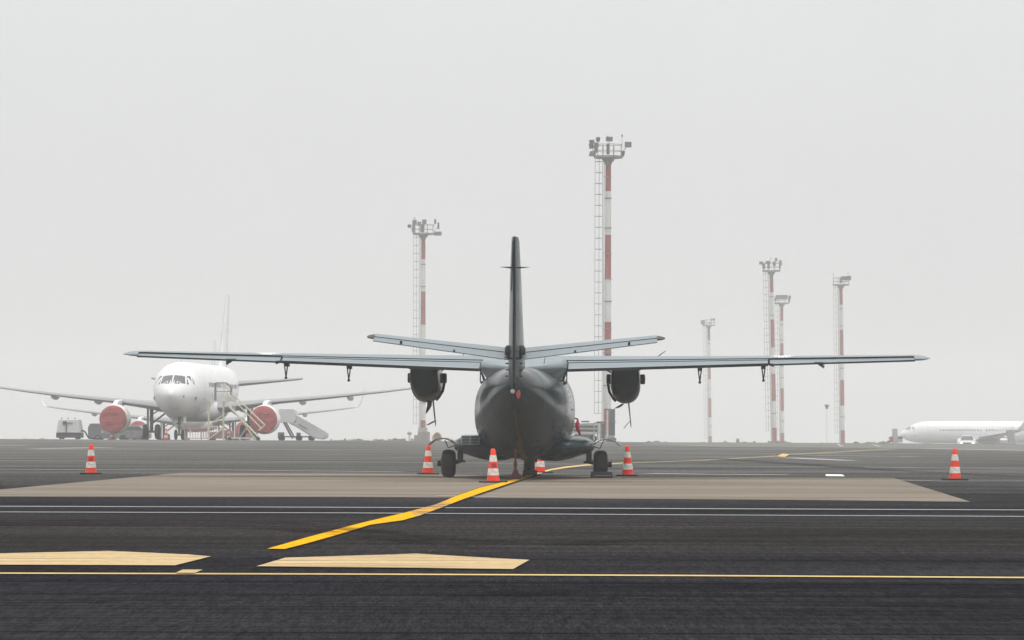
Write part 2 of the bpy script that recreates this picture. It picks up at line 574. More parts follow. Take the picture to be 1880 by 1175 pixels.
for l, wd, lab in [
    ([(-60, 962), (260, 955), (520, 962), (760, 985), (940, 1000)], .55, "faint curved tyre mark left of the yellow guide line"),
    ([(-60, 970), (240, 962), (500, 970), (720, 992), (900, 1010)], .5, "second faint curved tyre mark left of the yellow guide line"),
    ([(760, 1100), (1100, 1085), (1500, 1078), (1960, 1082)], .5, "dark tyre streak below the long thin yellow line"),
    ([(-60, 1112), (300, 1100), (800, 1096), (1300, 1108), (1960, 1118)], .35, "long dark tyre streak across the nearest asphalt"),
    ([(1000, 1003), (1300, 988), (1600, 984), (1960, 990)], .6, "dark tyre mark right of the painted wedge"),
    ([(300, 838), (900, 832), (1300, 842), (1700, 868), (1960, 880)], 1.0, "broad faint tyre arc behind the grey aircraft")]:
    strip("tyre_mark", l, wd, tyre_mark, 5, lab)

# ------------------------------------------------------------------ materials
white_gloss = mat("airliner_white", (.78, .78, .78), .32, var=.02, vscale=.6, coat=.3)
wing_grey = mat("airliner_wing_grey", (.25, .26, .27), .4, var=.05, vscale=1.0)
cover_red = mat("engine_cover_red", (.36, .078, .078), .8, var=.28, vscale=1.6, stretch=(1, 1, 2.2), bump=.9)
dark_glass = mat("cockpit_glass", (.05, .055, .06), .12, coat=.5)
rubber = mat("tyre_rubber", (.007, .007, .008), .8, var=.2, vscale=9)
gear_grey = mat("gear_metal", (.12, .12, .12), .5, var=.2, vscale=6)
steel = mat("galvanised_steel", (.22, .23, .22), .6, .1, var=.2, vscale=2)
mast_red = mat("mast_red", (.34, .085, .07), .65, var=.18, vscale=1.2, stretch=(1, 1, .3))
mast_white = mat("mast_white", (.66, .66, .64), .65, var=.12, vscale=1.2, stretch=(1, 1, .3))
lamp_grey = mat("floodlight_housing", (.13, .135, .135), .55, var=.15, vscale=4)
lamp_glass = mat("floodlight_glass", (.25, .26, .27), .15)
cone_orange = mat("cone_orange", (.86, .034, .003), .55, var=.15, vscale=11)
cone_white = mat("cone_reflective_white", (.66, .63, .58), .5, var=.26, vscale=11)
black_rubber = mat("black_rubber", (.012, .012, .014), .7, var=.2, vscale=10)
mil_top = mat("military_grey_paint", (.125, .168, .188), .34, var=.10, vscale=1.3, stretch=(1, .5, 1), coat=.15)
mil_shaded = mat("military_paint_shaded", (.008, .021, .029), .20, var=.12, vscale=.8, spec=.08)  # same grey paint, darkened to put the body's shade into the colour
mil_side_shaded = mat("military_sponson_shaded", (.013, .026, .033), .24, var=.12, vscale=1.5, spec=.15)  # same grey paint again, darkened for the shade on the sponsons
mil_dark = mat("military_dark_metal", (.010, .015, .018), .45, var=.2, vscale=5)
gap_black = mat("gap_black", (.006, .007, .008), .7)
window_glass = mat("cabin_window_glass", (.10, .11, .115), .06, coat=.6)
seam = mat("panel_seam", (.02, .025, .03), .6)
cover_maroon = mat("exhaust_cover_maroon", (.085, .018, .020), .85, var=.25, vscale=12)
ribbon_red = mat("ribbon_red", (.40, .015, .03), .8, var=.2, vscale=12)
stand_red = mat("tail_stand_red", (.11, .012, .015), .55, var=.25, vscale=12)
insignia = mat("bare_marking_white", (.75, .75, .74), .5)
yellow_steel = mat("faded_yellow_steel", (.60, .58, .46), .6, var=.15, vscale=4)
pale_steel = mat("pale_steel", (.55, .55, .54), .5, var=.1, vscale=3)
dark_steel = mat("dark_steel", (.05, .055, .055), .55, var=.2, vscale=3)

# ------------------------------------------------------------------ the parked twin-propeller aircraft
def make_twin_prop():
    root = empty("twin_propeller_aircraft", (.33, 100.0, 0), R(-2.0))
    root.rotation_euler = Euler((0, R(0.15), R(-2.0)))
    tag(root, "dark grey twin propeller aircraft parked tail towards the camera on a beige patch", "aircraft")
    # fuselage: y, half width, z bottom, z top, exponent
    tab = [(-8.05, .06, 2.02, 2.38, 2), (-7.7, .20, 1.86, 2.46, 2), (-7.0, .42, 1.55, 2.53, 2.1), (-6.0, .66, 1.15, 2.58, 2.2), (-4.8, .88, .80, 2.61, 2.3),
           (-3.6, 1.03, .58, 2.63, 2.35), (-2.6, 1.12, .49, 2.65, 2.4), (-1.0, 1.15, .46, 2.72, 2.4), (2.6, 1.15, .46, 2.75, 2.4), (3.8, 1.03, .50, 2.72, 2.3),
           (4.8, .82, .60, 2.30, 2.2), (5.7, .55, .78, 1.80, 2.1), (6.2, .30, .95, 1.50, 2), (6.4, .05, 1.18, 1.28, 2)]
    st = smooth_tab(tab, 4)
    fb = MB()
    fb.loft([ring_se(s[0], 0, max(s[1], .02), s[2], s[3], 48, s[4]) for s in st])
    fus = fb.build("fuselage", mil_shaded, root, 50)
    def skin(y, th, off=0.0):
        hw, zb, zt, ex = interp(tab, y)
        cz, hz = (zb + zt) / 2, (zt - zb) / 2
        c, s_ = math.cos(th), math.sin(th)
        p = Vector((hw * math.copysign(abs(c) ** (2 / ex), c), y, cz + hz * math.copysign(abs(s_) ** (2 / ex), s_)))
        n = Vector((c, 0, s_ * .9)).normalized()
        return p + n * off
    def patch(m, y0, y1, t0, t1, off, n=4, mi=0):
        vs = []
        for i in range(n + 1):
            for j in range(n + 1):
                vs.append(skin(y0 + (y1 - y0) * i / n, t0 + (t1 - t0) * j / n, off))
        fs = [(i * (n + 1) + j, i * (n + 1) + j + 1, (i + 1) * (n + 1) + j + 1, (i + 1) * (n + 1) + j) for i in range(n) for j in range(n)]
        m.add(vs, fs, mi)
    for side in (0, 1):
        for k, y in enumerate((-1.9, -1.1, -.3, .5, 1.3, 2.1)):
            m = MB()
            t0, t1 = R(6), R(30)
            if side: t0, t1 = math.pi - t0, math.pi - t1
            patch(m, y, y + .42, t0, t1, .006)
            m.build("window", window_glass, fus, 60, fix=False)
        m = MB()
        for (a0, a1) in ((R(20), R(46)),):
            if side: a0, a1 = math.pi - a0, math.pi - a1
            patch(m, 4.0, 4.7, a0, a1, .006)
        m.build("cockpit_window", window_glass, fus, 60, fix=False)
    # cargo door outline on the starboard rear, and skin seams
    m = MB()
    for (y0, y1, a0, a1) in ((-3.25, -3.20, -35, 50), (-1.98, -1.93, -35, 50), (-3.2, -1.98, 49, 51), (-3.2, -1.98, -36, -34), (-1.93, 2.6, 33, 34.2), (-1.93, 2.6, 1, 2.2)):
        patch(m, y0, y1, R(a0), R(a1), .005, 8)
    m.build("door_seal", seam, fus, 0, fix=False)
    for yy in (-2.6, -3.7, -4.9, -6.1):
        m = MB()
        patch(m, yy, yy + .022, R(-90), R(270), .004, 40)
        m.build("skin_seam", seam, fus, 0, fix=False)
    m = MB()
    patch(m, -3.16, -3.02, R(-38), R(38), .009, 8)  # pale strip painting the highlight along the cargo door's edge
    m.build("door_highlight", mil_top, fus, 60, fix=False)
    # rear wing fairing
    f2 = [(-4.3, .12, 2.50, 2.62), (-3.8, .42, 2.44, 2.66), (-3.2, .72, 2.38, 2.72), (-2.6, .93, 2.33, 2.79), (-2.0, 1.01, 2.30, 2.85), (-1.6, 1.03, 2.28, 2.885), (.7, 1.03, 2.28, 2.92), (1.1, .8, 2.4, 2.85), (1.5, .3, 2.6, 2.78)]
    rings = []
    for (y, W_, B_, T_) in smooth_tab(f2, 3):
        half = [(W_ * .80, B_), (W_ * .92, B_ + (T_ - B_) * .32), (W_, B_ + (T_ - B_) * .58), (W_ * .99, T_ - (T_ - B_) * .2), (W_ * .93, T_ - (T_ - B_) * .07), (W_ * .7, T_ - .006), (W_ * .3, T_)]
        rings.append([Vector((x, y, z)) for x, z in half] + [Vector((-x, y, z)) for x, z in half[::-1]])
    MB().loft(rings).build("wing_fairing", mil_top, root, 40)
    # ---- wings
    def sect(x, chord, yle, zc, inc, th, u0, u1, drop, n=10, blunt=0.0):
        top, bot = [], []
        for i in range(n + 1):
            u = u0 + (u1 - u0) * i / n
            zt_, zb_ = foil(u, th)
            mid = (zt_ + zb_) / 2
            half = max((zt_ - zb_) / 2, blunt / chord)
            for L_, z in ((top, mid + half), (bot, mid - half)):
                dy, dz = -u * chord, z * chord
                L_.append(Vector((x, yle + dy * math.cos(inc) - 0, zc + dz + dy * math.sin(inc) - drop)))
        return top + bot[::-1]
    for sd in (-1, 1):
        xs_in = [1.0, 2.2, 3.5, 4.7, 5.85]
        xs_out = [5.85, 7.0, 8.2, 9.35]
        def par(x):
            t = (x - 1.0) / 8.74
            chord = 2.5 - 1.28 * t
            yle = .85 - .42 * t
            # heights: trailing edge z 2.585 -> 2.90
            inc = R(3.2 - 1.9 * t)
            zte = 2.60 + .315 * t
            zc = zte + chord * math.sin(inc)
            th = .17 - .05 * t
            return chord, yle, zc, inc, th
        def wing_piece(name, xs, u0, u1, drop, n, parent, mats, blunt=0, tip=False):
            rings = []
            for x in xs:
                c, yl, zc, inc, th = par(x)
                rings.append(sect(sd * x, c, yl, zc, inc, th, u0, u1, drop, n, blunt))
            k = len(rings[0])
            mis = [0] * k
            mis[n] = 1          # aft face
            return MB().loft(rings, 0, True, mis).build(name, mats, parent, 30)
        wg = wing_piece("wing", [0.0] + xs_in + xs_out[1:], 0.0, .66, 0, 14, root, [mil_top, gap_black])
        wing_piece("spoiler_panel", [1.04] + xs_in[1:], .668, .735, .016, 3, wg, [mil_top, gap_black], .012)
        wing_piece("flap", [1.06] + xs_in[1:-1] + [5.83], .745, 1.0, .026, 6, wg, [mil_top, gap_black], .034)
        wing_piece("aileron", [5.88] + xs_out[1:], .69, 1.0, .034, 6, wg, [mil_top, gap_black], .020)
        # tip cap
        rings = []
        for k, (x, s_) in enumerate(((9.35, 1), (9.52, .9), (9.64, .66), (9.72, .3), (9.74, .05))):
            c, yl, zc, inc, th = par(9.35)
            base = sect(sd * x, c, yl, zc, inc, th, 0, 1, 0, 14, .014)
            ym = yl - c * .45
            zm = sum(v.z for v in base) / len(base)
            rings.append([Vector((v.x, ym + (v.y - ym) * (s_ * .5 + .5), zm + (v.z - zm) * s_)) for v in base])
        MB().loft(rings).build("wing_tip", mil_top, wg, 50)
        # aileron gap brackets: pale blobs, hinge arms and mass balances
        for x, dz, typ in ((7.15, .13, 't'), (5.72, .40, 'r'), (5.95, .06, 't'), (4.2, .40, 'r')):
            c, yl, zc, inc, th = par(x)
            z0 = zc - c * math.sin(inc)
            y0 = yl - c * .97
            m = MB()
            if typ == 't':
                m.prism([(sd * x - .01, z0), (sd * (x - .22), z0), (sd * (x + .02), z0 - dz - .03)], 'y', y0 - .02, y0 + .03)
                m.tube((sd * (x + .02), y0, z0), (sd * (x + .02), y0, z0 - dz), .008)
            else:
                m.box((sd * x, y0 + .3, z0 - .06), (.09, .5, .13))
                m.tube((sd * x - .05, y0 + .02, z0), (sd * x, y0 + .02, z0 - dz), .017, .014)
                m.tube((sd * x + .05, y0 + .02, z0), (sd * x, y0 + .02, z0 - dz), .017, .014)
                m.lathe((sd * x, y0 - .02, z0 - dz), (0, 1, 0), [(0, .02), (.02, .035), (.06, .035), (.09, .02)], 10)
            m.build("hinge_arm", mil_dark, wg, 30)
        # root step bracket
        m = MB()
        m.tube((sd * 1.03, -1.6, 2.6), (sd * 1.03, -1.6, 2.28), .014)
        m.tube((sd * 1.03, -1.6, 2.27), (sd * .93, -1.6, 2.30), .03)
        m.prism([(sd * 1.0, 2.56), (sd * .88, 2.28), (sd * .95, 2.28), (sd * 1.02, 2.5)], 'y', -1.62, -1.5)
        m.build("flap_track", mil_dark, wg, 30)
        # worn roundel on the upper wing
        m = MB()
        x0 = 6.2 if sd > 0 else 6.25
        for k in range(7):
            xa = x0 + (k - 3) * .085
            c, yl, zc, inc, th = par(xa)
            for (ua, ub) in ((.22, .40),):
                wv = [.25, .6, 1, 1, 1, .6, .25][k]
                um = .47
                vs = []
                for uu in (um - .17 * wv, um, um + .17 * wv):
                    for xx in (xa - .035, xa + .035):
                        zt_, _ = foil(uu, th)
                        vs.append((sd * xx, yl - uu * c, zc + zt_ * c - uu * c * math.sin(inc) + .006))
                m.add(vs, [(0, 1, 3, 2), (2, 3, 5, 4)])
        m.build("wing_marking", insignia, wg, 0, fix=False)
        # ---- nacelle
        nx = sd * 2.42
        nt_ = [(-1.15, .20, 2.60, 2.66, 3.0), (-1.05, .31, 2.36, 2.68, 3.2), (-.75, .345, 2.06, 2.74, 3.4), (-.3, .36, 1.87, 2.78, 3.4), (.1, .36, 1.81, 2.80, 3.2), (1.0, .36, 1.83, 2.80, 3.0), (1.7, .33, 1.95, 2.70, 2.6), (2.15, .24, 2.06, 2.52, 2.2)]
        nb = MB().loft([ring_se(s[0], nx, s[1], s[2], s[3], 36, s[4], exb=2.35) for s in smooth_tab(nt_, 3)]).build("engine_nacelle", mil_shaded, root, 50)
        for q in (-1, 1):
            m = MB()
            m.box((nx + q * .41, .6, 2.40), (.12, .42, .24))
            m.tube((nx + q * .30, .7, 2.42), (nx + q * .40, .5, 2.40), .10, .10, 12)
            m.build("exhaust_cover", cover_maroon, nb, 40, bevel=.03)
        # strap from the inboard exhaust cover to the nacelle belly
        q = -sd
        m = MB()
        pts = [(nx + q * .43, .38, 2.30), (nx + q * .40, .36, 2.10), (nx + q * .31, .33, 1.94), (nx + q * .24, .3, 1.86)]
        for a, b in zip(pts[:-1], pts[1:]):
            m.tube(a, b, .034, .030, 6)
        m.build("cover_strap", cover_maroon, nb, 30)
        # tags and ribbons
        def ribbon(pl, wd):
            m = MB()
            v = []
            for (x, y, z, ww) in pl:
                v += [(x - ww, y, z), (x + ww, y + .01, z)]
            f = [(2 * i, 2 * i + 1, 2 * i + 3, 2 * i + 2) for i in range(len(pl) - 1)]
            m.add(v, f)
            o = m.build("warning_ribbon", ribbon_red if wd else cover_maroon, nb, 60, fix=False)
            s_ = o.modifiers.new("thick", 'SOLIDIFY'); s_.thickness = .006
        if sd < 0:
            ribbon([(nx + .08, .3, 1.83, .06), (nx + .075, .25, 1.72, .055), (nx + .04, .2, 1.63, .04), (nx + .0, .2, 1.54, .012)], 0)
            ribbon([(nx + .17, 1.7, 1.36, .02), (nx + .12, 1.66, 1.35, .035), (nx + .05, 1.64, 1.31, .04), (nx - .05, 1.62, 1.25, .03)], 1)
        else:
            ribbon([(nx - .06, .3, 1.80, .03), (nx - .14, .25, 1.74, .05), (nx - .21, .22, 1.70, .04), (nx - .28, .2, 1.68, .01)], 0)
            ribbon([(nx + .10, 1.7, 1.38, .008), (nx + .03, 1.68, 1.31, .008), (nx - .05, 1.66, 1.20, .008)], 1)
        # ---- propeller
        pm = MB()
        pm.lathe((nx, 2.1, 2.42), (0, 1, 0), [(0, .24), (.15, .23), (.32, .17), (.45, .08), (.5, .01)], 24)
        hub = pm.build("propeller", mil_dark, root, 40)
        for a in (36, 156, 276):
            ca, sa = math.cos(R(a)), math.sin(R(a))
            dirv = Vector((ca, 0, sa)); tv = Vector((-sa, 0, ca))
            rings = []
            for r, ch, tk, tw in ((.12, .06, .05, 0), (.25, .10, .035, 2), (.5, .18, .020, 4), (.85, .20, .014, 5), (1.10, .16, .010, 6), (1.20, .06, .006, 6)):
                c0 = Vector((nx, 2.25, 2.42)) + dirv * r
                cd_ = Vector((0, 1, 0)) * math.cos(R(tw)) + tv * math.sin(R(tw))
                nd = tv * math.cos(R(tw)) - Vector((0, 1, 0)) * math.sin(R(tw))
                rings.append([c0 + cd_ * (ch / 2 * math.cos(2 * math.pi * k / 10)) + nd * (tk * math.sin(2 * math.pi * k / 10)) for k in range(10)])
            MB().loft(rings).build("blade", mil_dark, hub, 40)
    # ---- tail fin, rudder, tailplane
    def fin_ring(z, yle, chord, th, u0, u1, n=10, blunt=.0):
        a, b = [], []
        for i in range(n + 1):
            u = u0 + (u1 - u0) * i / n
            t_ = max(5 * th * (0.2969 * math.sqrt(u) - 0.126 * u - 0.3516 * u**2 + 0.2843 * u**3 - 0.1015 * u**4) * chord, blunt)
            a.append(Vector((t_, yle - u * chord, z))); b.append(Vector((-t_, yle - u * chord, z)))
        return a + b[::-1]
    zs = [(2.45, -4.9, 3.35, .105), (3.0, -5.45, 2.85, .112), (3.6, -5.95, 2.40, .115), (4.5, -6.6, 1.85, .125), (5.40, -7.22, 1.28, .125), (5.45, -7.28, 1.2, .10)]
    fin = MB().loft([fin_ring(z, y, c, t, 0, .58) for z, y, c, t in zs]).build("tail_fin", mil_shaded, root, 40)
    zr = [(2.10, -6.62, 1.5, .19), (2.22, -6.6, 1.55, .19), (3.0, -5.45 - .10, 2.72, .112), (3.6, -6.02, 2.32, .112), (4.5, -6.64, 1.8, .118), (5.40, -7.25, 1.24, .12), (5.45, -7.28, 1.2, .09)]
    rr = []
    for (z, yte, ch, hw) in ((2.08, -8.25, .95, .07), (2.14, -8.3, 1.15, .155), (2.4, -8.3, 1.2, .162), (3.0, -8.3, 1.15, .158), (3.6, -8.35, 1.05, .148), (4.5, -8.42, .85, .126), (5.41, -8.5, .6, .082), (5.455, -8.5, .55, .07)):
        rr.append([Vector((x * hw, yte + t * ch, z)) for x, t in ((-.22, 0), (.22, 0), (.62, .25), (.92, .6), (1, 1), (-1, 1), (-.92, .6), (-.62, .25))])
    rud = MB().loft(rr).build("rudder", mil_shaded, fin, 40)
    MB().box((-.02, -8.52, 3.1), (.012, .05, 1.9)).box((.028, -8.5, 2.95), (.03, .1, 1.5), rot=(0, 0, 0)).build("trim_tab", mil_dark, rud, 30)
    m = MB()
    m.box((-.045, -8.44, 4.8), (.026, .06, 1.1), rot=(0, 1.5, 0))
    m.build("rudder_slot", gap_black, rud, 0)
    for q in (-1, 1):
        m = MB()
        m.tube((q * .08, -8.0, 4.78), (q * .33, -8.1, 4.79), .022, .003, 8)
        m.build("static_rod", mil_dark, fin, 40)
        for z in (2.36, 2.5, 2.64, 2.78):
            MB().tube((q * .14, -8.1, z), (q * .19, -8.15, z), .02, .012, 6).build("hinge_pin", mil_dark, rud, 40)
        # tailplane with elevator
        rings, er = [], []
        for x in (.16, 1.1, 2.2, 3.18):
            t = (x - .1) / 3.2
            ch = 1.55 - .62 * t
            yl = -6.55 - .25 * t
            zc = 2.955 + .34 * t
            for lst, u0, u1, dr, n in ((rings, 0, .60, 0, 8), (er, .61, 1.0, .012, 5)):
                a, b = [], []
                for i in range(n + 1):
                    u = u0 + (u1 - u0) * i / n
                    zt_, zb_ = foil(u, .13, 0)
                    h = max(zt_ * ch, .012)
                    hb = max(-zb_ * ch * .9, .010)
                    sl_ = -u * ch * math.sin(R(8.3))
                    a.append(Vector((q * x, yl - u * ch, zc + h + sl_ - dr))); b.append(Vector((q * x, yl - u * ch, zc - hb + sl_ - dr)))
                lst.append(a + b[::-1])
        tp = MB().loft(rings, 0, True, [0] * 8 + [1] + [0] * 9).build("tailplane", [mil_top, gap_black], root, 35)
        MB().loft(er).build("elevator", mil_top, tp, 35)
        m = MB()
        x, z0 = q * 3.18, 3.24
        m.loft([[Vector((x + q * dx, -7.1 + yy * s_, z0 + zz * s_)) for yy, zz in ((.45, 0), (.2, .06), (-.3, .05), (-.52, -.03), (-.3, -.06), (.2, -.05))] for dx, s_ in ((0, 1), (.08, .85), (.15, .5), (.18, .1))])
        m.build("horn_balance", mil_dark, tp, 40)
        MB().box((q * 1.35, -7.9, 2.86 + .06), (.04, .12, .05)).build("tab_link", mil_dark, tp, 0)
        MB().box((q * 2.55, -7.72, 3.11), (.05, .1, .06)).build("tab_link", mil_dark, tp, 0)
        MB().lathe((q * .14, -7.6, 2.9), (q, 0, 0), [(0, .16), (.06, .15), (.09, .09)], 12).build("root_seal", gap_black, tp, 40)
    # ventral ridge, tail light, red lock tag
    MB().prism([(-4.4, .80), (-5.4, .92), (-7.4, 1.62), (-7.9, 1.98), (-7.9, 2.06), (-4.4, 1.1)], 'x', -.018, .018).build("ventral_ridge", mil_shaded, root, 0)
    MB().lathe((-.03, -8.0, 2.02), (0, -1, 0), [(0, .05), (.2, .05), (.24, .02)], 12).build("tail_light", pale_steel, root, 40)
    m = MB(); m.loft([[Vector((.09 + dx * s_, -7.95 - yy, 1.98 + dz)) for dx, dz0 in ((-.05, 0), (.05, .01)) for _ in (0,)] + [Vector((.09 + .05 * s_, -7.93 - yy, 1.98 + dz)), Vector((.09 - .05 * s_, -7.93 - yy, 1.98 + dz))] for s_, yy, dz in ((.6, 0, .08), (1, .02, 0), (.9, .03, -.06), (.3, .02, -.12))])
    m.build("warning_tag", mat("tag_red", (.42, .09, .10), .7), root, 0)
    # small antenna under the tailplane
    MB().tube((.55, -4.0, 2.7), (.6, -4.1, 2.98), .008, .005, 6).build("antenna", mil_dark, root, 0)
    MB().box((-.16, -3.0, 2.83), (.36, .05, .035), rot=(0, -6, 0)).build("intake_slot", gap_black, root, 0)
    # ---- wheel sponsons
    for q in (-1, 1):
        rings = []
        for y, s_ in ((-2.62, .05), (-2.58, .40), (-2.42, .66), (-2.0, .88), (-1.3, .98), (-.4, 1.0), (.6, .95), (1.5, .7), (2.1, .35), (2.35, .05)):
            rg = []
            prof = [(0.15, .98), (.7, 1.03), (1.05, 1.02), (1.3, 1.01), (1.52, .97), (1.65, .90), (1.70, .79), (1.66, .68), (1.46, .585), (1.15, .475), (.8, .405), (.45, .42), (.15, .52)]
            zc = .72
            for (x, z) in prof:
                rg.append(Vector((q * (.2 + (x - .2) * (.45 + .55 * s_)), y, zc + (z - zc) * s_)))
            rings.append(rg)
        sp = MB().loft(rings).build("sponson", mil_side_shaded, root, 55)
        if q < 0:  # added pale box and dark panes paint the cabin windows' reflection on the sponson
            vf = MB().prism([(-2.62, .80), (-2.48, 1.015), (-1.2, 1.03), (-1.2, .8)], 'x', -1.44, -1.0).build("reflection_frame", mil_top, sp, 0, bevel=.012)
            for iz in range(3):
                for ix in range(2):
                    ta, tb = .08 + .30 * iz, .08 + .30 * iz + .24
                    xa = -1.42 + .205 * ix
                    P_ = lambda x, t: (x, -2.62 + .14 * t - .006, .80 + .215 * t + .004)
                    MB().add([P_(xa, ta), P_(xa + .19, ta), P_(xa + .19, tb), P_(xa, tb)], [(0, 1, 2, 3)]).build("reflection_panel", gap_black, vf, 0, fix=False)
        # main gear
        gx = q * 1.83
        leg = MB()
        leg.box((q * 1.55, -.45, .60), (.13, .28, .46))
        leg.tube((q * 1.56, -.45, .40), (q * 1.68, -.45, .36), .06, .05, 10)
        leg.tube((q * 1.5, -.55, .84), (q * 1.58, -.3, .36), .045, .045, 8)
        leg.box((q * 1.50, -.5, .385), (.16, .16, .05))
        lg = leg.build("landing_gear", mil_dark, root, 40, bevel=.01)
        ty = MB().lathe((gx - .17, -.45, .335), (1, 0, 0), [(0, .16), (0.01, .25), (.035, .30), (.08, .328), (.12, .335), (.22, .335), (.26, .328), (.305, .30), (.33, .25), (.34, .16)], 36)
        wh = ty.build("wheel", rubber, lg, 40)
        MB().lathe((gx + q * .15, -.45, .335), (q, 0, 0), [(0, .16), (.03, .15), (.035, .07), (.12, .07), (.125, .03)], 20).build("rim", mil_dark, wh, 40)
        # gear door, curved and thin
        dp = [(1.66, .80), (1.76, .88), (1.90, .93), (2.05, .93), (2.18, .88), (2.30, .78)]
        m = MB()
        v = []
        for (x, z) in dp:
            v += [(q * x, -.95, z), (q * x, .15, z + .01)]
        m.add(v, [(2 * i, 2 * i + 1, 2 * i + 3, 2 * i + 2) for i in range(len(dp) - 1)])
        dr = m.build("gear_door", mil_top, root, 60, fix=False)
        so = dr.modifiers.new("thick", 'SOLIDIFY'); so.thickness = .022; so.offset = 0
        MB().path([(q * 1.62, -.98, .78), (q * 1.82, -.98, .72), (q * 1.90, -.98, .90)], .014).build("door_link", mil_dark, dr, 0)
    # belly bulge & nose gear
    MB().lathe((0, .2, .58), (0, 1, 0), [(0, .02), (.3, .14), (.9, .20), (1.8, .20), (2.4, .13), (2.7, .02)], 18).build("belly_fairing", mil_shaded, root, 50)
    m = MB()
    m.box((0, 3.25, .48), (.16, .3, .5)).tube((0, 3.3, .8), (0, 3.25, .3), .07, .06, 12).box((.17, 3.25, .4), (.06, .14, .12))
    ng = m.build("landing_gear", mil_dark, root, 40, bevel=.01)
    MB().lathe((-.135, 3.25, .27), (1, 0, 0), [(0, .13), (.01, .21), (.04, .25), (.09, .27), (.18, .27), (.23, .25), (.26, .21), (.27, .13)], 30).build("wheel", rubber, ng, 40)
    # pitot arm with red cover, seen past the starboard side
    MB().path([(.98, 4.2, 1.47), (1.15, 4.3, 1.44), (1.20, 4.3, 1.41)], .022).build("pitot_arm", mil_dark, root, 30)
    m = MB()
    v = []
    for x, z, ww in ((1.19, 1.41, .025), (1.17, 1.28, .05), (1.20, 1.14, .048), (1.25, 1.03, .02)):
        v += [(x - ww, 4.2, z), (x + ww, 4.22, z - .01)]
    m.add(v, [(2 * i, 2 * i + 1, 2 * i + 3, 2 * i + 2) for i in range(3)])
    o = m.build("warning_ribbon", ribbon_red, root, 60, fix=False)
    so = o.modifiers.new("thick", 'SOLIDIFY'); so.thickness = .008
    return root
make_twin_prop()

# wheel chocks, tail stand
def chock(x, y, w_, h_, dy, label, stripe):
    r = empty("wheel_chock", (x, y, 0), R(-2))
    m = MB()
    m.prism([(-dy / 2, 0), (dy / 2, 0), (dy / 2, h_ * .55), (dy * .15, h_), (-dy * .3, h_), (-dy / 2, h_ * .7)], 'x', -w_ / 2, w_ / 2)
    m.build("chock_block", black_rubber, r, 0, bevel=.012)
    if stripe:
        MB().box((0.03, -dy / 2 - .004, h_ * .42), (w_ * .78, .01, .02)).build("grip_strip", mat("chock_strip", (.22, .19, .18), .6), r, 0)
    MB().path([(w_ / 2, 0, .03), (w_ / 2 + .12, -.1, .012), (w_ / 2 + .22, .05, .012), (w_ / 2 + .32, -.05, .012)], .012).build("pull_rope", mat("rope_grey", (.25, .25, .24), .9), r, 0)
    tag(r, label, "chock", "chocks at the grey aircraft's wheels")
chock(2.16, 99.05, .52, .16, .22, "black wheel chock with a pale strip behind the right main wheel", True)
chock(.46, 102.75, .36, .15, .2, "small black chock behind the nose wheel", False)

def tail_stand():
    p = gnd(946, 881)
    r = empty("tail_support_stand", (p.x, 95.6, 0))
    MB().tube((0, 0, .10), (0, 0, .84), .028, .024, 12).lathe((0, 0, .3), (0, 0, 1), [(0, .03), (.02, .045), (.10, .045), (.12, .03)], 12).build("pole", stand_red, r, 40)
    for k in range(3):
        a = R(90 + 120 * k + 12)
        MB().tube((0, 0, .30), (.14 * math.cos(a), .14 * math.sin(a), .02), .020, .018, 8).build("leg", stand_red, r, 40)
    MB().prism([(-.13, 0), (.13, 0), (.09, .05), (.035, .2), (-.035, .2), (-.09, .05)], 'y', -.06, .02).build("base_plate", stand_red, r, 0, bevel=.01)
    MB().lathe((.10, -.07, .06), (1, 0, 0), [(0, .05), (.03, .05)], 16).build("wheel", black_rubber, r, 30)
    tag(r, "dark red tripod stand propping up the grey aircraft's tail", "support stand")
tail_stand()

# ------------------------------------------------------------------ traffic cones
def make_cone(loc, label, sticker=False, proto=[None], rz=0, s=1.0):
    if proto[0] is None:
        r = empty("traffic_cone", loc)
        MB().box((0, 0, .022), (.51, .51, .044)).build("rubber_base", black_rubber, r, 0, bevel=.01)
        H = .75
        def rad(z): return .147 - (z - .04) / .71 * .099
        prof = [(.04, rad(.04)), (.155, rad(.155)), (.31, rad(.31)), (.46, rad(.46)), (.615, rad(.615)), (.735, rad(.735)), (.752, .035)]
        MB().lathe((0, 0, 0), (0, 0, 1), prof, 32).build("cone_body", cone_orange, r, 50)
        for a, b in ((.168, .315), (.465, .61)):
            MB().lathe((0, 0, 0), (0, 0, 1), [(a, rad(a) + .003), (b, rad(b) + .003)], 32, cap=False).build("reflective_band", cone_white, r, 50)
        proto[0] = r
    else:
        r = copy_tree(proto[0])
        r.location = loc
    r.rotation_euler = (0, R(math.sin(rz * 37) * .8), rz * 3)
    r.scale = (s, s, s)
    tag(r, label, "traffic cone", "orange and white traffic cones round the grey aircraft")
    if sticker:
        m = MB()
        n = 8
        rad = lambda z: .147 - (z - .04) / .71 * .099 + .004
        vs = []
        for i in range(n + 1):
            a = R(-125 + 62 * i / n)
            for z in (.345 + .012 * math.sin(i * 2.1), .425 - .014 * math.sin(i * 3.7 + 1)):
                vs.append((rad(z) * math.cos(a), rad(z) * math.sin(a), z))
        m.add(vs, [(2 * i, 2 * i + 1, 2 * i + 3, 2 * i + 2) for i in range(n)])
        m.build("tape_patch", mat("smudged_tape", (.30, .02, .015), .7, var=.6, vscale=30), r, 60, fix=False)
    return r
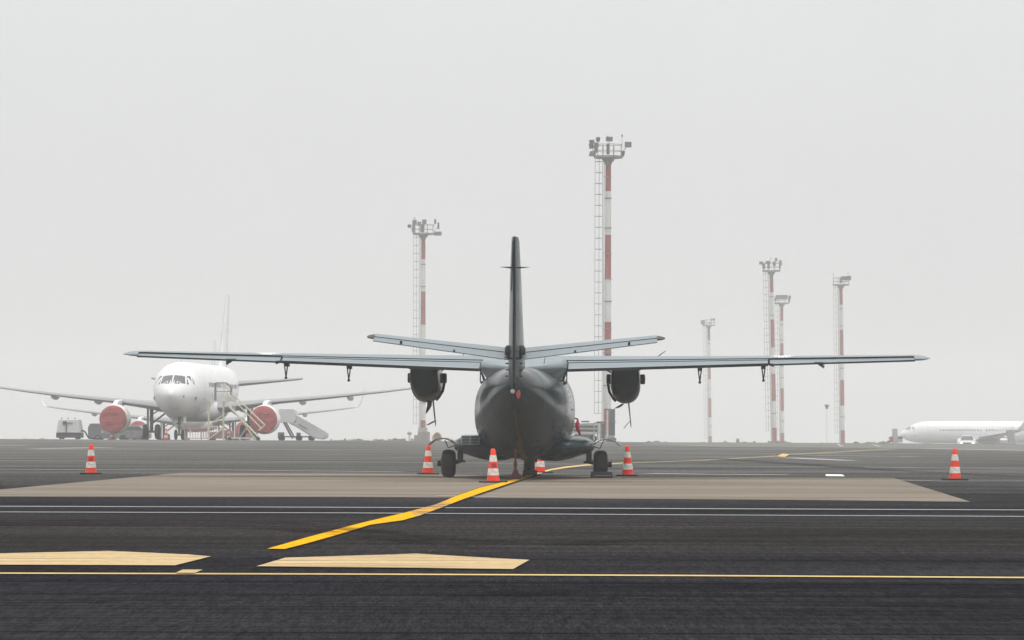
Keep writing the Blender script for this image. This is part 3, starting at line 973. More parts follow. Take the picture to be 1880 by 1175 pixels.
for px, py, lab, st, rz in [
    (785.5, 871, "traffic cone just left of the left main wheel", False, .05),
    (905.5, 886.5, "nearest traffic cone, standing beside the thick yellow guide line", True, .1),
    (167, 870.8, "traffic cone alone on the left below the grey wing's left tip", True, .0),
    (991, 868.5, "traffic cone half hidden behind the nose wheel", False, .2),
    (1152.5, 874.2, "traffic cone just right of the chocked right main wheel", False, -.05),
    (1753, 881.6, "traffic cone alone on the right below the distant airliner", False, .08)]:
    p = gnd(px, py)
    make_cone((p.x, p.y, 0), lab, st, rz=rz)

# ------------------------------------------------------------------ floodlight masts
HB = 27.0
def make_mast(px, D, lights, label, rods, base_box=False, lean=0.0):
    x = wx(px, D)
    z0 = gz(x, D)
    r = empty("floodlight_mast", (x, D, z0 - .05))
    rad = lambda z: .36 - .10 * z / HB
    zb = [0, 3.45, 7.5, 11.6, 15.7, 19.8, 23.9, 26.45, HB]
    m = MB()
    prof, mis = [], []
    for i, z in enumerate(zb):
        prof.append((z, rad(z)))
        if i: mis.append([0, 1, 0, 1, 0, 1, 0, 2][i - 1])
    m.lathe((0, 0, 0), (0, 0, 1), prof, 12, mis=mis)
    pole = m.build("pole", [mast_red, mast_white, steel], r, 40)
    m = MB()
    for z in (2.9, 5.6, 8.7, 10.9, 13.5, 15.6, 18.0, 20.4, 23.2, 25.2):
        m.lathe((0, 0, z), (0, 0, 1), [(0, rad(z) + .02), (0.02, rad(z) + .07), (.08, rad(z) + .07), (.1, rad(z) + .02)], 12)
    m.tube((-.42, -.05, 0), (-.38, -.05, HB), .035, .035, 6)
    m.build("cable_pipe", steel, pole, 30)
    # caged ladder
    m = MB()
    lx = -.88
    for yy in (-.2, .2):
        m.tube((lx + .36, yy, .5), (lx + .36, yy, HB), .022, .022, 5)
    z = 1.0
    while z < HB - .3:
        for k in range(0):
            pass
        m.tube((lx + .36, -.2, z), (lx + .36, .2, z), .014, .014, 4)
        z += .33
    m.build("ladder", steel, r, 0)
    m = MB()
    z = 3.0
    n = 10
    while z < HB:
        ring = [Vector((lx + .02 + .40 * math.cos(R(50 + 260 * k / n)), .38 * math.sin(R(50 + 260 * k / n)), z)) for k in range(n + 1)]
        m.path(ring, .020, 4)
        z += 1.03
    for k in (4, 5, 6):
        a = R(50 + 260 * k / n)
        m.tube((lx + .02 + .40 * math.cos(a), .38 * math.sin(a), 3.0), (lx + .02 + .40 * math.cos(a), .38 * math.sin(a), HB), .008, .008, 4)
    for s_ in (-1, 1):
        m.tube((lx + .03, .38 * s_, 3.0), (lx + .03, .38 * s_, HB), .014, .014, 4)
    m.build("safety_cage", steel, r, 0)
    # head platform
    m = MB()
    m.lathe((0, 0, HB - .6), (0, 0, 1), [(0, .29), (.2, .36), (.42, .56), (.6, .62)], 12)
    m.lathe((0, 0, HB), (0, 0, 1), [(0, 1.25), (.02, 1.36), (.22, 1.36), (.24, 1.30)], 16)
    pf = m.build("platform", steel, r, 30)
    m = MB()
    for h in (.6, 1.18):
        ring = [Vector((1.32 * math.cos(2 * math.pi * k / 16), 1.32 * math.sin(2 * math.pi * k / 16), HB + .2 + h - .1)) for k in range(17)]
        m.path(ring, .030, 5)
    for k in range(8):
        a = 2 * math.pi * (k + .5) / 8
        m.tube((1.32 * math.cos(a), 1.32 * math.sin(a), HB + .2), (1.32 * math.cos(a), 1.32 * math.sin(a), HB + 1.28), .030, .030, 5)
    m.build("railing", steel, pf, 0)
    for (lx_, ly_, lz, wd, ht, yaw, tilt) in lights:
        m = MB()
        m.loft([[Matrix.Rotation(R(yaw), 3, 'Z') @ Matrix.Rotation(R(tilt), 3, 'X') @ Vector((a * wd / 2 * s_, yy, b * ht / 2 * s_)) + Vector((lx_, ly_, HB + .2 + lz)) for a, b in ((-1, -1), (1, -1), (1, 1), (-1, 1))] for yy, s_ in ((-.16, 1), (.02, 1), (.2, .62))])
        fl = m.build("floodlight", lamp_grey, pf, 0)
        m = MB()
        hx, hy = lx_ * .92, ly_ * .92
        hl = math.hypot(hx, hy)
        if hl > 1.3:
            hx, hy = hx * 1.3 / hl, hy * 1.3 / hl
        m.tube((hx, hy, HB + .2 + max(0, lz - .75)), (lx_, ly_, HB + .2 + lz), .035, .035, 5)
        m.build("bracket", steel, fl, 0)
    for (lx_, h) in rods:
        MB().tube((lx_, .1, HB + 1.1), (lx_, .1, HB + h), .018, .015, 5).lathe((lx_, .1, HB + h), (0, 0, 1), [(0, .03), (.08, .07), (.22, .07), (.3, .02)], 8).build("warning_lamp", lamp_grey, pf, 30)
    if base_box:
        MB().box((.1, 0, .5), (1.1, 1.1, 1.0)).build("plinth", mat("mast_plinth", (.3, .29, .28), .85), r, 0)
    r.rotation_euler = (0, R(-lean), 0)
    tag(r, label, "light mast", "red and white floodlight masts in the fog")
    return r
L1 = [(-1.55, -.3, 1.35, .42, .38, -50, 20), (-1.6, -.2, .95, .34, .5, -60, 10), (-1.5, -.2, .2, .5, .45, -40, -25), (-1.15, -.9, .75, .34, .95, -20, 0), (-1.0, -.2, 1.6, .3, .42, 30, 20), (.05, -1.2, 1.55, .62, .42, 5, 10), (-.05, -.9, .6, .3, .95, 0, 0), (1.85, 0, 1.1, .62, .52, 5, 0), (1.35, .2, .3, .25, .5, 30, 25)]
L2 = [(-1.75, 0, .95, .45, .4, -10, 25), (-1.1, -.8, 1.35, .55, .6, 5, 0), (-1.2, -.8, .55, .42, 1.0, 0, 0), (-.5, -.9, 1.15, .5, .5, 10, -15), (.15, -1.1, 1.4, .55, .6, 0, 0), (-.1, -1.0, .6, .5, 1.0, 0, 0), (1.5, 0, 1.5, .14, .6, 30, 0), (1.9, 0, .95, .24, .85, 8, 0), (1.85, -.2, -.05, .95, .5, 0, 0)]
L3 = [(-1.5, 0, 1.15, .62, .45, 0, 0), (-1.15, -.5, .65, .4, .8, 0, 0), (-.55, -.8, 1.2, .7, .45, 0, 0), (-.45, -.8, .7, .4, .9, 0, 0), (.35, -1, .95, .38, .7, 15, -15), (.7, -.4, 1.6, .3, .5, 20, 0), (1.35, -.3, 1.1, .4, .75, 12, -10), (1.3, -.2, .5, .2, .6, 0, 0)]
L4 = [(-.1, -1.1, .6, .42, .8, 0, 0), (.25, -1.1, 1.0, .62, .6, -5, 15), (.85, -.9, 1.0, .6, .65, -5, 15), (1.4, -.5, 1.05, .42, .72, -10, 20)]
L5 = [(-.75, -1, 1.0, .8, .75, 0, 0), (-.1, -1.1, 1.0, .75, .75, 0, 0), (.6, -1, 1.02, .75, .75, 0, 0), (1.4, -.3, .95, .38, .75, 10, 15), (-1.15, -.4, .6, .4, .6, -10, 0), (1.35, 0, .35, .2, .55, 20, 0)]
L6 = [(-1.3, -.8, .55, .85, .9, 0, 0), (.5, -.5, 1.1, .16, .6, 20, 0), (1.1, -.3, 1.2, .5, .35, -30, 30), (.2, -1, .3, .5, .25, 0, 0)]
make_mast(1116, 388, L1, "tallest looking mast, standing behind the grey aircraft's right engine", [(-.05, 1.85), (1.3, 2.0)], True)
make_mast(777.5, 524, L2, "floodlight mast rising behind the grey aircraft's left engine", [(-1.1, 1.95)], True, 0.15)
make_mast(1423, 623, L3, "bigger of the two close masts above the right wing", [(-.05, 1.9)], True, 1.2)
make_mast(1548, 672, L4, "mast standing alone near the far right wing tip", [(-1.2, 1.75), (1.2, 1.85)], True, 0.75)
make_mast(1437, 753, L5, "smaller mast right behind the bigger one of the close pair", [], True, 0.35)
make_mast(1305, 881, L6, "faintest and smallest mast, nearly lost in the fog", [], True, 0.9)

# ------------------------------------------------------------------ airliners
FUS = [(0, .04, 3.30, 3.42, 2), (.25, .45, 2.88, 3.80, 2), (.8, .88, 2.46, 4.25, 2), (1.5, 1.22, 2.16, 4.66, 2.05), (2.4, 1.52, 1.93, 5.18, 2.1), (3.4, 1.74, 1.80, 5.58, 2.1), (4.8, 1.90, 1.74, 5.80, 2.1), (6.5, 1.975, 1.72, 5.87, 2.1),
       (10, 1.975, 1.72, 5.87, 2.1), (25, 1.975, 1.72, 5.87, 2.1), (27.5, 1.86, 1.98, 5.87, 2.1), (30.5, 1.52, 2.75, 5.86, 2.1), (33.5, 1.02, 3.75, 5.80, 2.1), (36, .52, 4.60, 5.62, 2.1), (37.4, .18, 5.0, 5.4, 2)]
def a_inside(s, x, z):
    hw, zb, zt, ex = interp(FUS, s)
    cz, hz = (zb + zt) / 2, (zt - zb) / 2
    return (abs(x) / hw) ** ex + (abs(z - cz) / hz) ** ex <= 1
def a_front(x, z):
    lo, hi = 0.0, 8.0
    for _ in range(28):
        m = (lo + hi) / 2
        if a_inside(m, x, z): hi = m
        else: lo = m
    return hi
def make_airliner(loc, rz, label, winglet, windows, covers, gear_doors=True):
    root = empty("passenger_airliner", loc, rz)
    tag(root, label, "airliner", "white passenger airliners")
    Y = lambda s: -s           # aft is -y, nose points to +y
    tab = smooth_tab(FUS, 3)
    f = MB()
    f.loft([ring_se(Y(s[0]), 0, max(s[1], .02), s[2], s[3], 48, s[4]) for s in tab])
    fus = f.build("fuselage", white_gloss, root, 50)
    def front_quad(corners, name, m_, off=.012, n=4):
        b = MB()
        vs = []
        for i in range(n + 1):
            for j in range(n + 1):
                u, v = i / n, j / n
                x = (corners[0][0] * (1 - u) + corners[1][0] * u) * (1 - v) + (corners[3][0] * (1 - u) + corners[2][0] * u) * v
                z = (corners[0][1] * (1 - u) + corners[1][1] * u) * (1 - v) + (corners[3][1] * (1 - u) + corners[2][1] * u) * v
                s_ = a_front(x, z)
                vs.append((x, Y(s_) + off, z + off * .5))
        b.add(vs, [(i * (n + 1) + j, i * (n + 1) + j + 1, (i + 1) * (n + 1) + j + 1, (i + 1) * (n + 1) + j) for i in range(n) for j in range(n)])
        return b.build(name, m_, fus, 60, fix=False)
    for q in (-1, 1):
        front_quad([(q * .04, 4.18), (q * .92, 4.15), (q * .80, 4.76), (q * .05, 4.82)], "cockpit_window", dark_glass)
        front_quad([(q * 1.02, 4.12), (q * 1.36, 4.10), (q * 1.14, 4.74), (q * .90, 4.76)], "cockpit_window", dark_glass)
        front_quad([(q * 1.43, 4.12), (q * 1.58, 4.14), (q * 1.38, 4.66), (q * 1.22, 4.70)], "cockpit_window", dark_glass)
    front_quad([(-.9, 3.1), (-.86, 3.1), (-.86, 3.3), (-.9, 3.3)], "probe", dark_steel, .05, 1)
    front_quad([(.95, 3.05), (.99, 3.05), (.99, 3.3), (.95, 3.3)], "probe", dark_steel, .05, 1)
    for q in (-1, 1):
        MB().box((q * 1.52, Y(2.6), 3.18), (.28, .1, .04)).box((q * 1.56, Y(2.6), 3.05), (.05, .1, .22)).build("probe", dark_steel, fus, 0)
    m = MB().box((0, Y(6.2), 5.95), (.03, .35, .2)).build("antenna", pale_steel, fus, 0)
    # cabin windows & door outlines
    def side_pt(s, z, q, off=.012):
        hw, zb, zt, ex = interp(FUS, s)
        cz, hz = (zb + zt) / 2, (zt - zb) / 2
        xx = hw * (1 - min(1, abs(z - cz) / hz) ** ex) ** (1 / ex)
        return (q * (xx + off), Y(s), z)
    if windows:
        for q in windows:
            s = 7.3
            k = 0
            while s < 29.5:
                if k not in (15, 30):
                    m = MB()
                    vs = [side_pt(s + a, 4.17 + b, q) for a, b in ((0, -.13), (.05, -.17), (.18, -.17), (.23, -.13), (.23, .13), (.18, .17), (.05, .17), (0, .13))]
                    m.add(vs, [tuple(range(8))])
                    m.build("cabin_window", mat("cabin_window_dark", (.03, .03, .035), .8, spec=.1), fus, 0, fix=False)
                s += .533; k += 1
    for q in (-1, 1):
        for s0 in (5.0, 29.9):
            m = MB()
            zlo, zhi = 3.1, 4.95
            for (sa, sb, za, zb_) in ((s0, s0 + .035, zlo, zhi), (s0 + .82, s0 + .855, zlo, zhi), (s0, s0 + .85, zlo - .05, zlo + .01), (s0, s0 + .85, zhi, zhi + .03)):
                n = 6
                vs = []
                for i in range(n + 1):
                    z = za + (zb_ - za) * i / n
                    vs += [side_pt(sa, z, q, .01), side_pt(sb, z, q, .01)]
                m.add(vs, [(2 * i, 2 * i + 1, 2 * i + 3, 2 * i + 2) for i in range(n)])
            m.build("cabin_door", mat("door_outline", (.22, .22, .23), .5), fus, 0, fix=False)
    # belly fairing
    MB().loft([ring_se(Y(s), 0, hw, zb, zt, 28, 2.6) for s, hw, zb, zt in smooth_tab([(10.2, .6, 1.9, 2.3), (11.2, 1.6, 1.55, 3.0), (12.5, 2.1, 1.40, 3.2), (16, 2.2, 1.38, 3.2), (19, 2.05, 1.45, 3.1), (21, 1.4, 1.7, 2.8), (22.3, .5, 1.9, 2.3)], 3)]).build("belly_fairing", white_gloss, root, 50)
    for q in (-1, 1):
        # wing
        secs = [(1.2, 11.6, 7.1, 2.35, .15, 3), (1.9, 12.0, 6.6, 2.42, .145, 3), (4, 13.1, 5.2, 2.68, .13, 2.2), (6.4, 14.35, 3.85, 2.95, .12, 1.5), (10, 16.2, 3.0, 3.28, .115, .6), (14, 18.3, 2.1, 3.72, .11, 0), (16.6, 19.6, 1.55, 4.05, .105, -.5), (17.0, 19.9, 1.2, 4.11, .09, -.5)]
        rings = []
        for x, s0, ch, z, th, inc in secs:
            a, b = [], []
            for i in range(13):
                u = (1 - math.cos(math.pi * i / 12)) / 2
                zt_, zb_ = foil(u, th, .015)
                a.append(Vector((q * x, Y(s0 + u * ch), z + zt_ * ch - u * ch * math.sin(R(inc))))); b.append(Vector((q * x, Y(s0 + u * ch), z + zb_ * ch - u * ch * math.sin(R(inc)))))
            rings.append(a + b[::-1])
        wg = MB().loft(rings).build("wing", wing_grey, root, 40)
        if winglet:
            rg = []
            for dx, z, s0, ch in ((0, 4.11, 19.9, 1.3), (.35, 4.25, 20.2, 1.15), (.62, 4.7, 20.6, .95), (.85, 5.5, 21.2, .7), (1.0, 6.3, 21.8, .45)):
                n_ = Vector((-math.sin(min(1.4, dx * 1.6)), 0, math.cos(min(1.4, dx * 1.6))))
                rg.append([Vector((q * (17.0 + dx), Y(s0 + u * ch), z)) + Vector((q * n_.x, 0, n_.z)) * t_ for u, t_ in ((0, 0), (.3, .05), (1, 0), (.3, -.05))])
            MB().loft(rg).build("winglet", white_gloss, wg, 40)
        else:
            MB().prism([(Y(19.9), 4.1), (Y(20.9), 4.75), (Y(21.5), 4.8), (Y(21.3), 4.1), (Y(21.2), 3.6), (Y(20.6), 3.65)], 'x', q * 17.0 - .03, q * 17.0 + .03).build("winglet", white_gloss, wg, 0)
        # slat, flap track fairings
        for x, z, s0 in ((3.2, 2.42, 17.6), (8.0, 2.98, 17.0), (11.6, 3.34, 18.3)):
            MB().loft([ring_se(Y(s), q * x, hw, zb, zt, 14, 2.2) for s, hw, zb, zt in ((s0 - .8, .04, z, z + .1), (s0 - .2, .2, z - .22, z + .18), (s0 + 1, .24, z - .30, z + .15), (s0 + 2.2, .16, z - .2, z + .1), (s0 + 3, .03, z - .05, z + .05))]).build("flap_fairing", white_gloss, wg, 50)
        # engine
        ex_, ez = q * 5.75, 1.56
        en = MB()
        en.lathe((ex_, Y(10.2), ez), (0, -1, 0), [(0, .95), (.05, 1.01), (.25, 1.08), (.8, 1.13), (1.8, 1.12), (2.8, 1.02), (3.3, .92), (3.3, .76)], 36, cap=True)
        eng = en.build("engine", white_gloss, root, 45)
        MB().lathe((ex_, Y(13.4), ez), (0, -1, 0), [(0, .72), (.6, .62), (1.3, .42), (1.3, .3), (1.9, .08)], 24).build("exhaust_cone", mat("exhaust_metal", (.2, .19, .18), .4, .8), eng, 45)
        MB().prism([(Y(10.9), ez + 1.1), (Y(12.0), 2.98), (Y(15.5), 3.1), (Y(15.6), 2.7), (Y(13.6), ez + .85), (Y(11), ez + .9)], 'x', ex_ - .18, ex_ + .18).build("pylon", white_gloss, eng, 0, bevel=.05)
        if covers:
            m = MB()
            m.lathe((ex_, Y(10.22), ez), (0, 1, 0), [(-.10, 1.05), (-.02, 1.04), (.04, 1.0), (.07, .8), (.085, .45), (.09, .02)], 36)
            cv = m.build("inlet_cover", cover_red, eng, 50)
            MB().box((ex_ - .05, Y(10.2) + .10, ez + .38), (.85, .02, .05)).box((ex_ + .08, Y(10.2) + .10, ez - .42), (.55, .02, .045)).build("strap", mat("cover_strap_dark", (.2, .02, .02), .8), cv, 0)
        else:
            MB().lathe((ex_, Y(10.26), ez), (0, -1, 0), [(0, .98), (.05, .02)], 30).build("fan", dark_steel, eng, 40)
        # tailplane
        rings = []
        for x, s0, ch, z in ((.5, 31.6, 3.6, 4.40), (3, 33.0, 2.55, 4.62), (6.0, 34.6, 1.45, 4.90), (6.22, 34.9, 1.0, 4.93)):
            a, b = [], []
            for i in range(9):
                u = i / 8
                zt_, zb_ = foil(u, .13, 0)
                a.append(Vector((q * x, Y(s0 + u * ch), z + zt_ * ch + u * .04 * ch))); b.append(Vector((q * x, Y(s0 + u * ch), z + zb_ * ch * 1.3 + u * .04 * ch)))
            rings.append(a + b[::-1])
        MB().loft(rings).build("tailplane", wing_grey, root, 40)
        # main gear
        m = MB()
        m.tube((q * 3.8, Y(17.6), 2.7), (q * 3.8, Y(17.7), .6), .15, .13, 12)
        m.tube((q * 3.8, Y(17.7), 1.2), (q * 2.5, Y(17.6), 2.2), .07, .07, 8)
        m.tube((q * 3.8, Y(17.7), 1.9), (q * 3.0, Y(17.6), 2.4), .05, .05, 8)
        m.tube((q * 3.25, Y(17.7), .585), (q * 4.35, Y(17.7), .585), .09, .09, 10)
        mg = m.build("landing_gear", gear_grey, root, 40)
        MB().box((q * 4.08, Y(17.6), 1.75), (.06, .9, 1.7)).build("gear_door", wing_grey, mg, 0)
        for dx in (-.465, .465):
            MB().lathe((q * 3.8 + dx - .2, Y(17.7), .585), (1, 0, 0), [(0, .25), (.01, .45), (.05, .55), (.12, .585), (.28, .585), (.35, .55), (.39, .45), (.40, .25)], 28).build("wheel", rubber, mg, 40)
    m = MB()
    m.tube((0, Y(5.0), 2.0), (0, Y(5.07), .4), .10, .08, 12).tube((0, Y(5.1), .9), (0, Y(6.2), 1.9), .05, .05, 8).tube((-.32, Y(5.07), .38), (.32, Y(5.07), .38), .06, .06, 10)
    m.box((0, Y(4.9), 1.25), (.35, .1, .12))
    ng = m.build("landing_gear", gear_grey, root, 40)
    for q in (-1, 1):
        MB().lathe((q * .25 - .11, Y(5.07), .385), (1, 0, 0), [(0, .17), (.01, .3), (.04, .36), (.08, .385), (.14, .385), (.18, .36), (.21, .3), (.22, .17)], 24).build("wheel", rubber, ng, 40)
        MB().prism([(Y(4.2), 1.75), (Y(5.9), 1.75), (Y(5.8), 1.25), (Y(4.3), 1.3)], 'x', q * .42 - .015, q * .42 + .015).build("gear_door", white_gloss, ng, 0)
    # fin
    rings = []
    for z, s0, ch in ((5.6, 28.6, 6.6), (6.1, 30.2, 5.4), (8, 31.7, 4.4), (10.5, 33.6, 3.1), (11.76, 34.6, 2.4)):
        a, b = [], []
        for i in range(9):
            u = i / 8
            h, _ = foil(u, .10, 0)
            a.append(Vector((h * ch, Y(s0 + u * ch), z))); b.append(Vector((-h * ch, Y(s0 + u * ch), z)))
        rings.append(a + b[::-1])
    MB().loft(rings).build("tail_fin", white_gloss, root, 40)
    return root

# nose towards the camera: local +y -> world -y (rotate 180 deg), then a few degrees of yaw
def air_loc(px_nosegear, D, rz):
    x = wx(px_nosegear, D)
    off = Vector((0, 5.07, 0))
    off.rotate(Euler((0, 0, rz)))
    return Vector((x, D, 0)) + off
rz1 = R(180 - 2.8)
p = air_loc(330, 309, rz1)
make_airliner((p.x, p.y, 0), rz1, "white airliner facing the camera with red engine covers, nearest of the three", False, (-1,), True)
rz2 = R(180 - 1.5)
p = air_loc(343, 440, rz2)
make_airliner((p.x, p.y, gz(p.x, 455)), rz2, "second white airliner with upturned wing tips, half hidden behind the nearest one", True, None, True)
rz3 = R(90 - 2)
x3 = wx(1655, 770)
make_airliner((x3, 772, gz(x3, 770)), rz3, "faint white airliner side on in the fog at the photo's right edge", True, (-1,), False)

# ------------------------------------------------------------------ ground equipment
def maintenance_steps():
    D = 306
    x0 = wx(395, D)
    r = empty("maintenance_stairs", (x0, D, 0))
    zf = at(395, 735.5, D).z
    sc = D / F_PX
    m = MB()
    X = lambda px: (px - 395) * sc
    m.box(((X(415) + X(384)) / 2, 0, zf - .05), (X(415) - X(384), 1.1, .09))
    m.build("deck", yellow_steel, r, 0)
    m = MB()
    for px in (384, 411):
        for yy in (-.5, .5):
            m.tube((X(px), yy, 0), (X(px), yy, zf), .042, .042, 6)
    for yy in (-.5, .5):
        m.tube((X(384), yy, .1), (X(411), yy, .9), .022, .022, 5)
        m.tube((X(411), yy, 1.9), (X(384), yy, 1.1), .022, .022, 5)
        m.tube((X(384), yy, 1.0), (X(411), yy, 1.0), .024, .024, 5)
    m.build("support_frame", yellow_steel, r, 0)
    m = MB()
    top = zf + 1.32
    m.tube((X(396), -.52, top - .08), (X(396), .52, top - .08), .024, .024, 5)
    for yy in (-.52, .52):
        m.path([(X(396), yy, zf), (X(396), yy, top - .08), (X(398), yy, top), (X(416), yy, top), (X(425), yy, top - .35), (X(425), yy, zf + .45)], .045, 6)
        m.tube((X(396), yy, zf + .68), (X(425), yy, zf + .68), .022, .022, 5)
    m.build("guard_rail", mat("grey_rail_steel", (.16, .16, .17), .5), r, 0)
    m = MB()
    for yy in (-.45, .45):
        m.tube((X(412), yy, zf - .05), (X(476), yy, .25), .05, .05, 6)
        m.tube((X(418), yy, zf - .08), (X(470), yy, .12), .024, .024, 5)
    n = 12
    for k in range(n):
        t = (k + .5) / n
        m.box((X(412) + (X(476) - X(412)) * t, 0, zf - .05 + (.25 - zf + .05) * t), (.24, .86, .035))
    m.build("stair_flight", yellow_steel, r, 0)
    m = MB()
    for yy in (-.5, .5):
        a = (X(410), yy, zf + 1.2); b = (X(487), yy, 1.15); 
        m.path([a, b, (X(476), yy, .75)], .030, 5)
        m.path([(X(416), yy, zf + .62), (X(482), yy, .85)], .022, 5)
        for t in (.0, .33, .66):
            xx = X(412) + (X(470) - X(412)) * t
            zz = zf + (.35 - zf) * t
            m.tube((xx, yy, zz), (xx, yy, zz + 1.15), .022, .022, 5)
    m.build("hand_rail", yellow_steel, r, 0)
    m = MB()
    m.box(((X(419) + X(478)) / 2, -.5, .17), (X(478) - X(419), .09, .09)).box(((X(419) + X(478)) / 2, .5, .17), (X(478) - X(419), .09, .09))
    for px in (442, 466):
        m.tube((X(px), -.5, .2), (X(454), -.5, .95), .024, .024, 5)
    m.build("chassis", pale_steel, r, 0)
    for px in (423, 475):
        for yy in (-.55, .55):
            MB().lathe((X(px), yy - .04, .13), (0, 1, 0), [(0, .13), (.08, .13)], 14).build("wheel", black_rubber, r, 30)
    tag(r, "pale yellow maintenance stairs standing at the nearest airliner's front door", "stairs")
maintenance_steps()

def passenger_stairs():
    D = 332
    sc = D / F_PX
    x0 = wx(560, D)
    zg = gz(x0, D)
    r = empty("covered_stairs", (x0, D, zg))
    X = lambda px: (px - 560) * sc
    Z = lambda py: at(560, py, D).z - zg
    body = mat("stairs_white", (.62, .63, .63), .45, var=.06, vscale=1.0)
    m = MB()
    m.prism([(X(514), Z(776)), (X(514), Z(752)), (X(516), Z(750)), (X(541), Z(750)), (X(544.5), Z(753)), (X(544.5), Z(773)), (X(542), Z(776))], 'y', -.85, .85)
    m.build("upper_cabin", body, r, 0, bevel=.05)
    m = MB()
    m.prism([(X(531), Z(777)), (X(544.5), Z(776)), (X(544.5), Z(760)), (X(598), Z(790)), (X(604), Z(796)), (X(603), Z(803)), (X(595), Z(807)), (X(577), Z(804)), (X(544), Z(783))], 'y', -.78, .78)
    sl_ = m.build("stair_tunnel", mat("stairs_grey", (.50, .51, .51), .5, var=.08, vscale=1.2), r, 0, bevel=.08)
    a, b = Vector((X(550), -.80, Z(778))), Vector((X(566), -.80, Z(787)))
    MB().tube(a, b, .045, .045, 6).build("logo_bar", mat("stairs_text_grey", (.2, .2, .2), .6), sl_, 0)
    m = MB()
    for yy in (-.6, .6):
        m.tube((X(522), yy, Z(776)), (X(538), yy, Z(805)), .06, .06, 6).tube((X(526), yy, Z(776)), (X(542), yy, Z(804)), .035, .035, 6)
        m.tube((X(514), yy, .35), (X(572), yy, .35), .06, .06, 6)
    m.box((X(517), 0, .45), (.45, 1.3, .5)).box((X(549), 0, .45), (.3, 1.0, .45))
    m.build("chassis", gear_grey, r, 0)
    for px in (518, 550, 573):
        for yy in (-.75, .65):
            MB().lathe((X(px), yy, .24), (0, 1, 0), [(0, .2), (.02, .24), (.1, .24), (.12, .2)], 16).build("wheel", rubber, r, 30)
    tag(r, "white covered passenger stairs sloping down to the right of the nearest airliner's right hand engine", "passenger stairs")
passenger_stairs()

def power_unit():
    D = 318
    sc = D / F_PX
    x0 = wx(129.5, D)
    r = empty("ground_power_unit", (x0, D, 0))
    X = lambda px: (px - 129.5) * sc
    body = mat("power_unit_white", (.50, .52, .51), .5, var=.08, vscale=1.5)
    m = MB()
    m.loft([[Vector((a * w_, b * d_, z)) for a, b in ((-1, -1), (1, -1), (1, 1), (-1, 1))] for w_, d_, z in ((.94, 1.3, .50), (.90, 1.28, .62), (.76, 1.15, 1.46), (.72, 1.1, 1.53))])
    m.build("cabinet", body, r, 0, bevel=.04)
    MB().box((-.26, -1.24, 1.26), (.28, .1, .22)).box((.14, -1.24, 1.24), (.44, .06, .05)).box((-.14, -1.30, .86), (.07, .08, .78)).build("control_panel", dark_steel, r, 0)
    MB().box((0, 0, .30), (1.86, 2.5, .38)).build("chassis", dark_steel, r, 0, bevel=.03)
    for x in (-.62, .62):
        for y in (-.95, .95):
            MB().lathe((x - .1, y, .2), (1, 0, 0), [(0, .16), (.02, .2), (.18, .2), (.2, .16)], 16).build("wheel", rubber, r, 30)
    for x in (-.55, -.06, .47):
        MB().tube((x, -.9, 1.52), (x, -.9, 1.64), .035, .045, 8).build("beacon", dark_steel, r, 30)
    MB().path([(.9, -.4, .62), (1.05, -.4, .66), (1.2, -.4, .58), (1.35, -.4, .30), (1.5, -.4, .08), (1.9, -.4, .04), (2.6, -.2, .04)], .055, 8).build("cable", black_rubber, r, 40)
    tag(r, "white power cart on a dark base at the left, with a thick black cable", "power cart")
power_unit()

def van():
    D = 395
    sc = D / F_PX
    x0 = wx(164, D)
    zg = gz(x0, D)
    r = empty("delivery_van", (x0, D, zg))
    paint = mat("van_dark_grey", (.085, .095, .10), .35, var=.1, vscale=1)
    top = at(190, 777.5, D).z - zg
    m = MB()
    m.prism([(0, .35), (.02, top - .35), (.18, top - .03), (.4, top), (2.9, top), (3.1, top - .08), (3.5, top - .5), (4.5, top - .78), (4.95, top - 1.05), (5.05, .5), (5.0, .35)], 'y', -.95, .95)
    m.build("body", paint, r, 0, bevel=.05)
    MB().prism([(2.55, top - .15), (3.0, top - .15), (3.42, top - .55), (2.55, top - .62)], 'y', -.965, .965).build("window", dark_glass, r, 0)
    for x in (.95, 4.1):
        for yy in (-.97, .75):
            w_ = MB().lathe((x, yy, .34), (0, 1, 0), [(0, .26), (.02, .34), (.2, .34), (.22, .26)], 22).build("wheel", rubber, r, 30)
            MB().lathe((x, yy + (-.02 if yy < 0 else .22), .34), (0, 1, 0), [(0, .19), (.02, .2)], 16).build("rim", steel, w_, 30)
    cu = bpy.data.curves.new("lettering", 'FONT')
    cu.body = "ATLANTIC"
    cu.size = .42
    cu.space_character = 1.35
    cu.extrude = .004
    tmp = bpy.data.objects.new("lettering_curve", cu)
    COL.objects.link(tmp)
    bpy.context.view_layer.update()
    tme = bpy.data.meshes.new_from_object(tmp)
    bpy.data.objects.remove(tmp)
    tob = bpy.data.objects.new("lettering", tme)
    COL.objects.link(tob)
    tob.parent = r
    tob.location = (1.25, -.962, .86)
    tob.rotation_euler = (R(90), 0, 0)
    tme.materials.clear()
    tme.materials.append(mat("van_letter_white", (.6, .6, .6), .5))
    tag(r, "dark grey van with pale lettering behind the nearest airliner's left engine", "van")
van()
